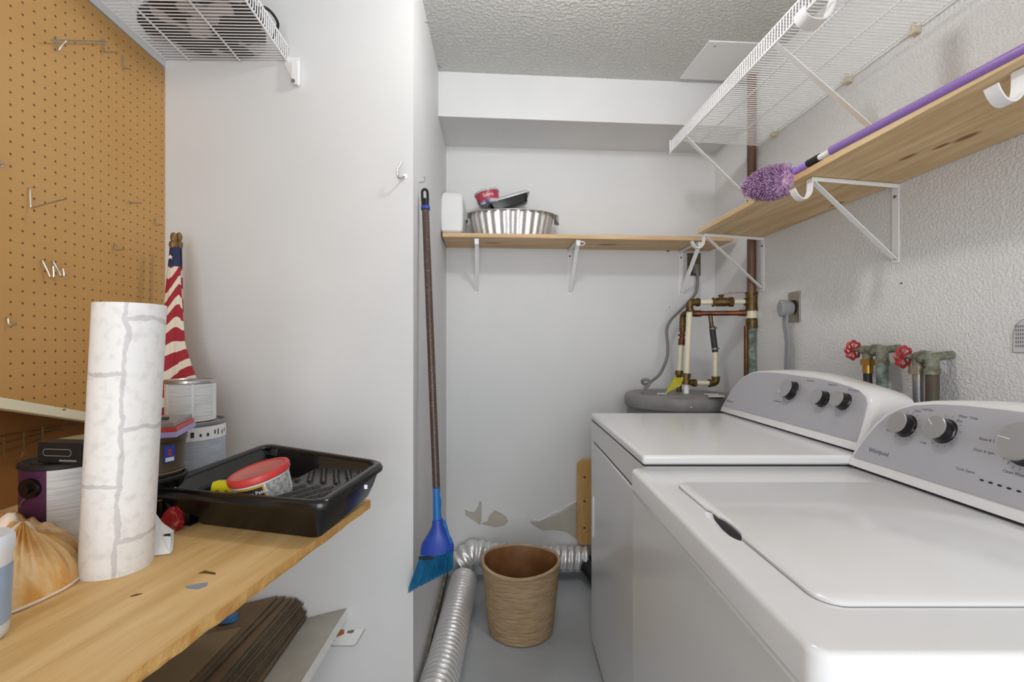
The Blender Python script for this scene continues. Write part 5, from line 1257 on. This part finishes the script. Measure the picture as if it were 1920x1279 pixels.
for (k_, m__) in ((.12, .14), (.12, .7), (.5, .14), (.5, .7)):
    p = far+dW*m__+wl_*k_; b = NB(); box(b, (p.x-.018, p.y-.018, 0), (p.x+.018, p.y+.018, p.z-th_)); obj('support_block', b, M_lwood, wbd, smooth=False)
rn = random.Random(12); names = []
corner = [(574, 1167), (575, 1160), (573, 1153), (575, 1147), (571, 1144), (568, 1140), (566, 1138), (569, 1135), (564, 1132), (560, 1128), (556, 1127), (546, 1125), (535, 1128), (520, 1122)]
up_n = Vector((math.sin(-tl)*-1*-1, 0, math.cos(tl)))
desc = ['bottom', 'second from bottom', 'third from bottom', 'fourth from bottom', 'fifth from bottom', 'sixth from bottom', 'seventh from bottom', 'seventh from top', 'sixth from top', 'fifth from top', 'fourth from top', 'third from top', 'second from top', 'topmost']
for i, (u, v) in enumerate(corner):
    yy = 1.49-rn.uniform(0, .01)
    p = px(u, v, Y=yy)
    # height set by the pile, place by the corner
    zoff = .0066*i; base_z = far.z+(p.x-far.x)*math.tan(tl)+.002
    p.z = base_z+zoff+.0055
    an = math.radians(rn.uniform(-1.5, 1.5)+2.0+.2*i); dd_ = Vector((-math.sin(an), -math.cos(an), 0)); th2 = .0055
    b = NB(); wid = .42; ln = .80
    nr = p+dd_*ln; wv = Vector((-math.cos(an), math.sin(an), 0)); wv = Vector((wv.x*math.cos(tl), wv.y*math.cos(tl), -math.sin(tl)))
    fa = p; nr.z = p.z
    o4 = [fa, nr, nr+wv*wid, fa+wv*wid]
    for q_ in o4: q_.x = max(q_.x, XL+.005)
    prism(b, o4, (0, 0, -th2)); b.faces.ensure_lookup_table()
    for f in b.faces: f.material_index = 1 if abs(f.normal.z) < .5 else 0
    bmesh.ops.recalc_face_normals(b, faces=b.faces)
    for f in b.faces: f.material_index = 0 if abs(f.normal.z) > .6 else 1
    tag(obj('board_sheet', b, [M_card, M_carde], smooth=False), 'brown hardboard sheet under the workbench, %s of the stack' % desc[i], 'sheet', 'stacked sheets under the workbench')
p = px(452, 1193, Z=.375); b = NB(); zt2 = p.z
base_z = far.z+(p.x-far.x)*math.tan(tl)+.0066*14+.003; p.z = base_z+.005
wv = Vector((-math.cos(tl), .10, -math.sin(tl))); nr = p+Vector((-.035, -.55, 0)); prism(b, [p, nr, nr+wv*.3, p+wv*.3], (0, 0, -.004))
tag(obj('cardboard_sheet', b, mat('cardboard_light', '#8f7a5c', .9), smooth=False), 'shorter lighter cardboard sheet lying on the near end of the stack', 'sheet')
b = NB(); p = px(428, 1160, Z=.39); zz = far.z+(p.x-far.x)*math.tan(tl)+.0066*14+.003
q0 = Vector((p.x, p.y, zz)); lathe(b, [(.012, 0), (.016, .004), (.015, .020), (.009, .026), (.001, .027)], q0, 16)
for v in b.verts: v.co.x = q0.x+(v.co.x-q0.x)*1.8
tag(obj('blue_cap', b, mat('blue_cloth', '#3a6a9c', .6)), 'small blue plastic scrap on the sheets at the bench edge', 'scrap')
# torn wall cover low on the partition
tp = thing('wall_patch', 'clear plastic cover over a hole low on the partition, beside the tilted board', 'wall cover', px(640, 1190, Y=1.499))
b = NB(); prism(b, [px(u, v, Y=1.4965) for u, v in ((617, 1211), (660, 1211), (667, 1208), (684, 1180), (655, 1181), (627, 1182))], (0, .003, 0)); obj('cover', b, mat('cover_white', '#e9e9e7', .35), tp, smooth=False, bevel=.001)
b = NB(); sweep(b, [px(u, v, Y=1.496) for u, v in ((617, 1211), (660, 1212), (668, 1208), (684, 1180))], .0016, 6); obj('cover_rim', b, mat('cover_edge', '#a9a9a6', .5), tp)
b = NB(); prism(b, [px(u, v, Y=1.4955) for u, v in ((626, 1195), (634, 1181), (646, 1182), (645, 1189), (636, 1193), (629, 1196))], (0, .0008, 0)); obj('exposed_wood', b, mat('orange_wood', '#a8672c', .7), tp, smooth=False)
b = NB(); prism(b, [px(u, v, Y=1.4955) for u, v in ((615, 1210), (624, 1197), (628, 1201), (620, 1206), (623, 1210))], (0, .0008, 0)); prism(b, [px(u, v, Y=1.4955) for u, v in ((650, 1187), (652, 1183), (664, 1181), (663, 1186), (657, 1188))], (0, .0006, 0)); obj('torn_edge', b, mat('torn_edge', '#77705f', .8), tp, smooth=False)

for u, v, X_, Y_, lb in ((1253, 470, None, YB-.003, 'small brass screw in the back wall just under the right part of the pine shelf'), (1255, 576, None, YB-.003, 'white plastic anchor with dark hole in the back wall left of the grey cord'), (1689, 531, XR-.003, None, 'dark screw hole mark on the right wall beside the nearest shelf bracket')):
    p = px(u, v, X=X_) if X_ else px(u, v, Y=Y_); n_ = Vector((1, 0, 0)) if X_ else Vector((0, 1, 0))
    b = NB(); rod(b, p, p+n_*.003, .009 if v > 560 else (.0022 if u > 1600 else .006), n=14); o = tag(obj('wall_screw', b, M_white if v > 560 else M_brass), lb, 'screw')
    b = NB(); rod(b, p-n_*.0006, p, .0012 if u > 1600 else .0035, n=10); obj('screw_hole', b, M_gap, o)
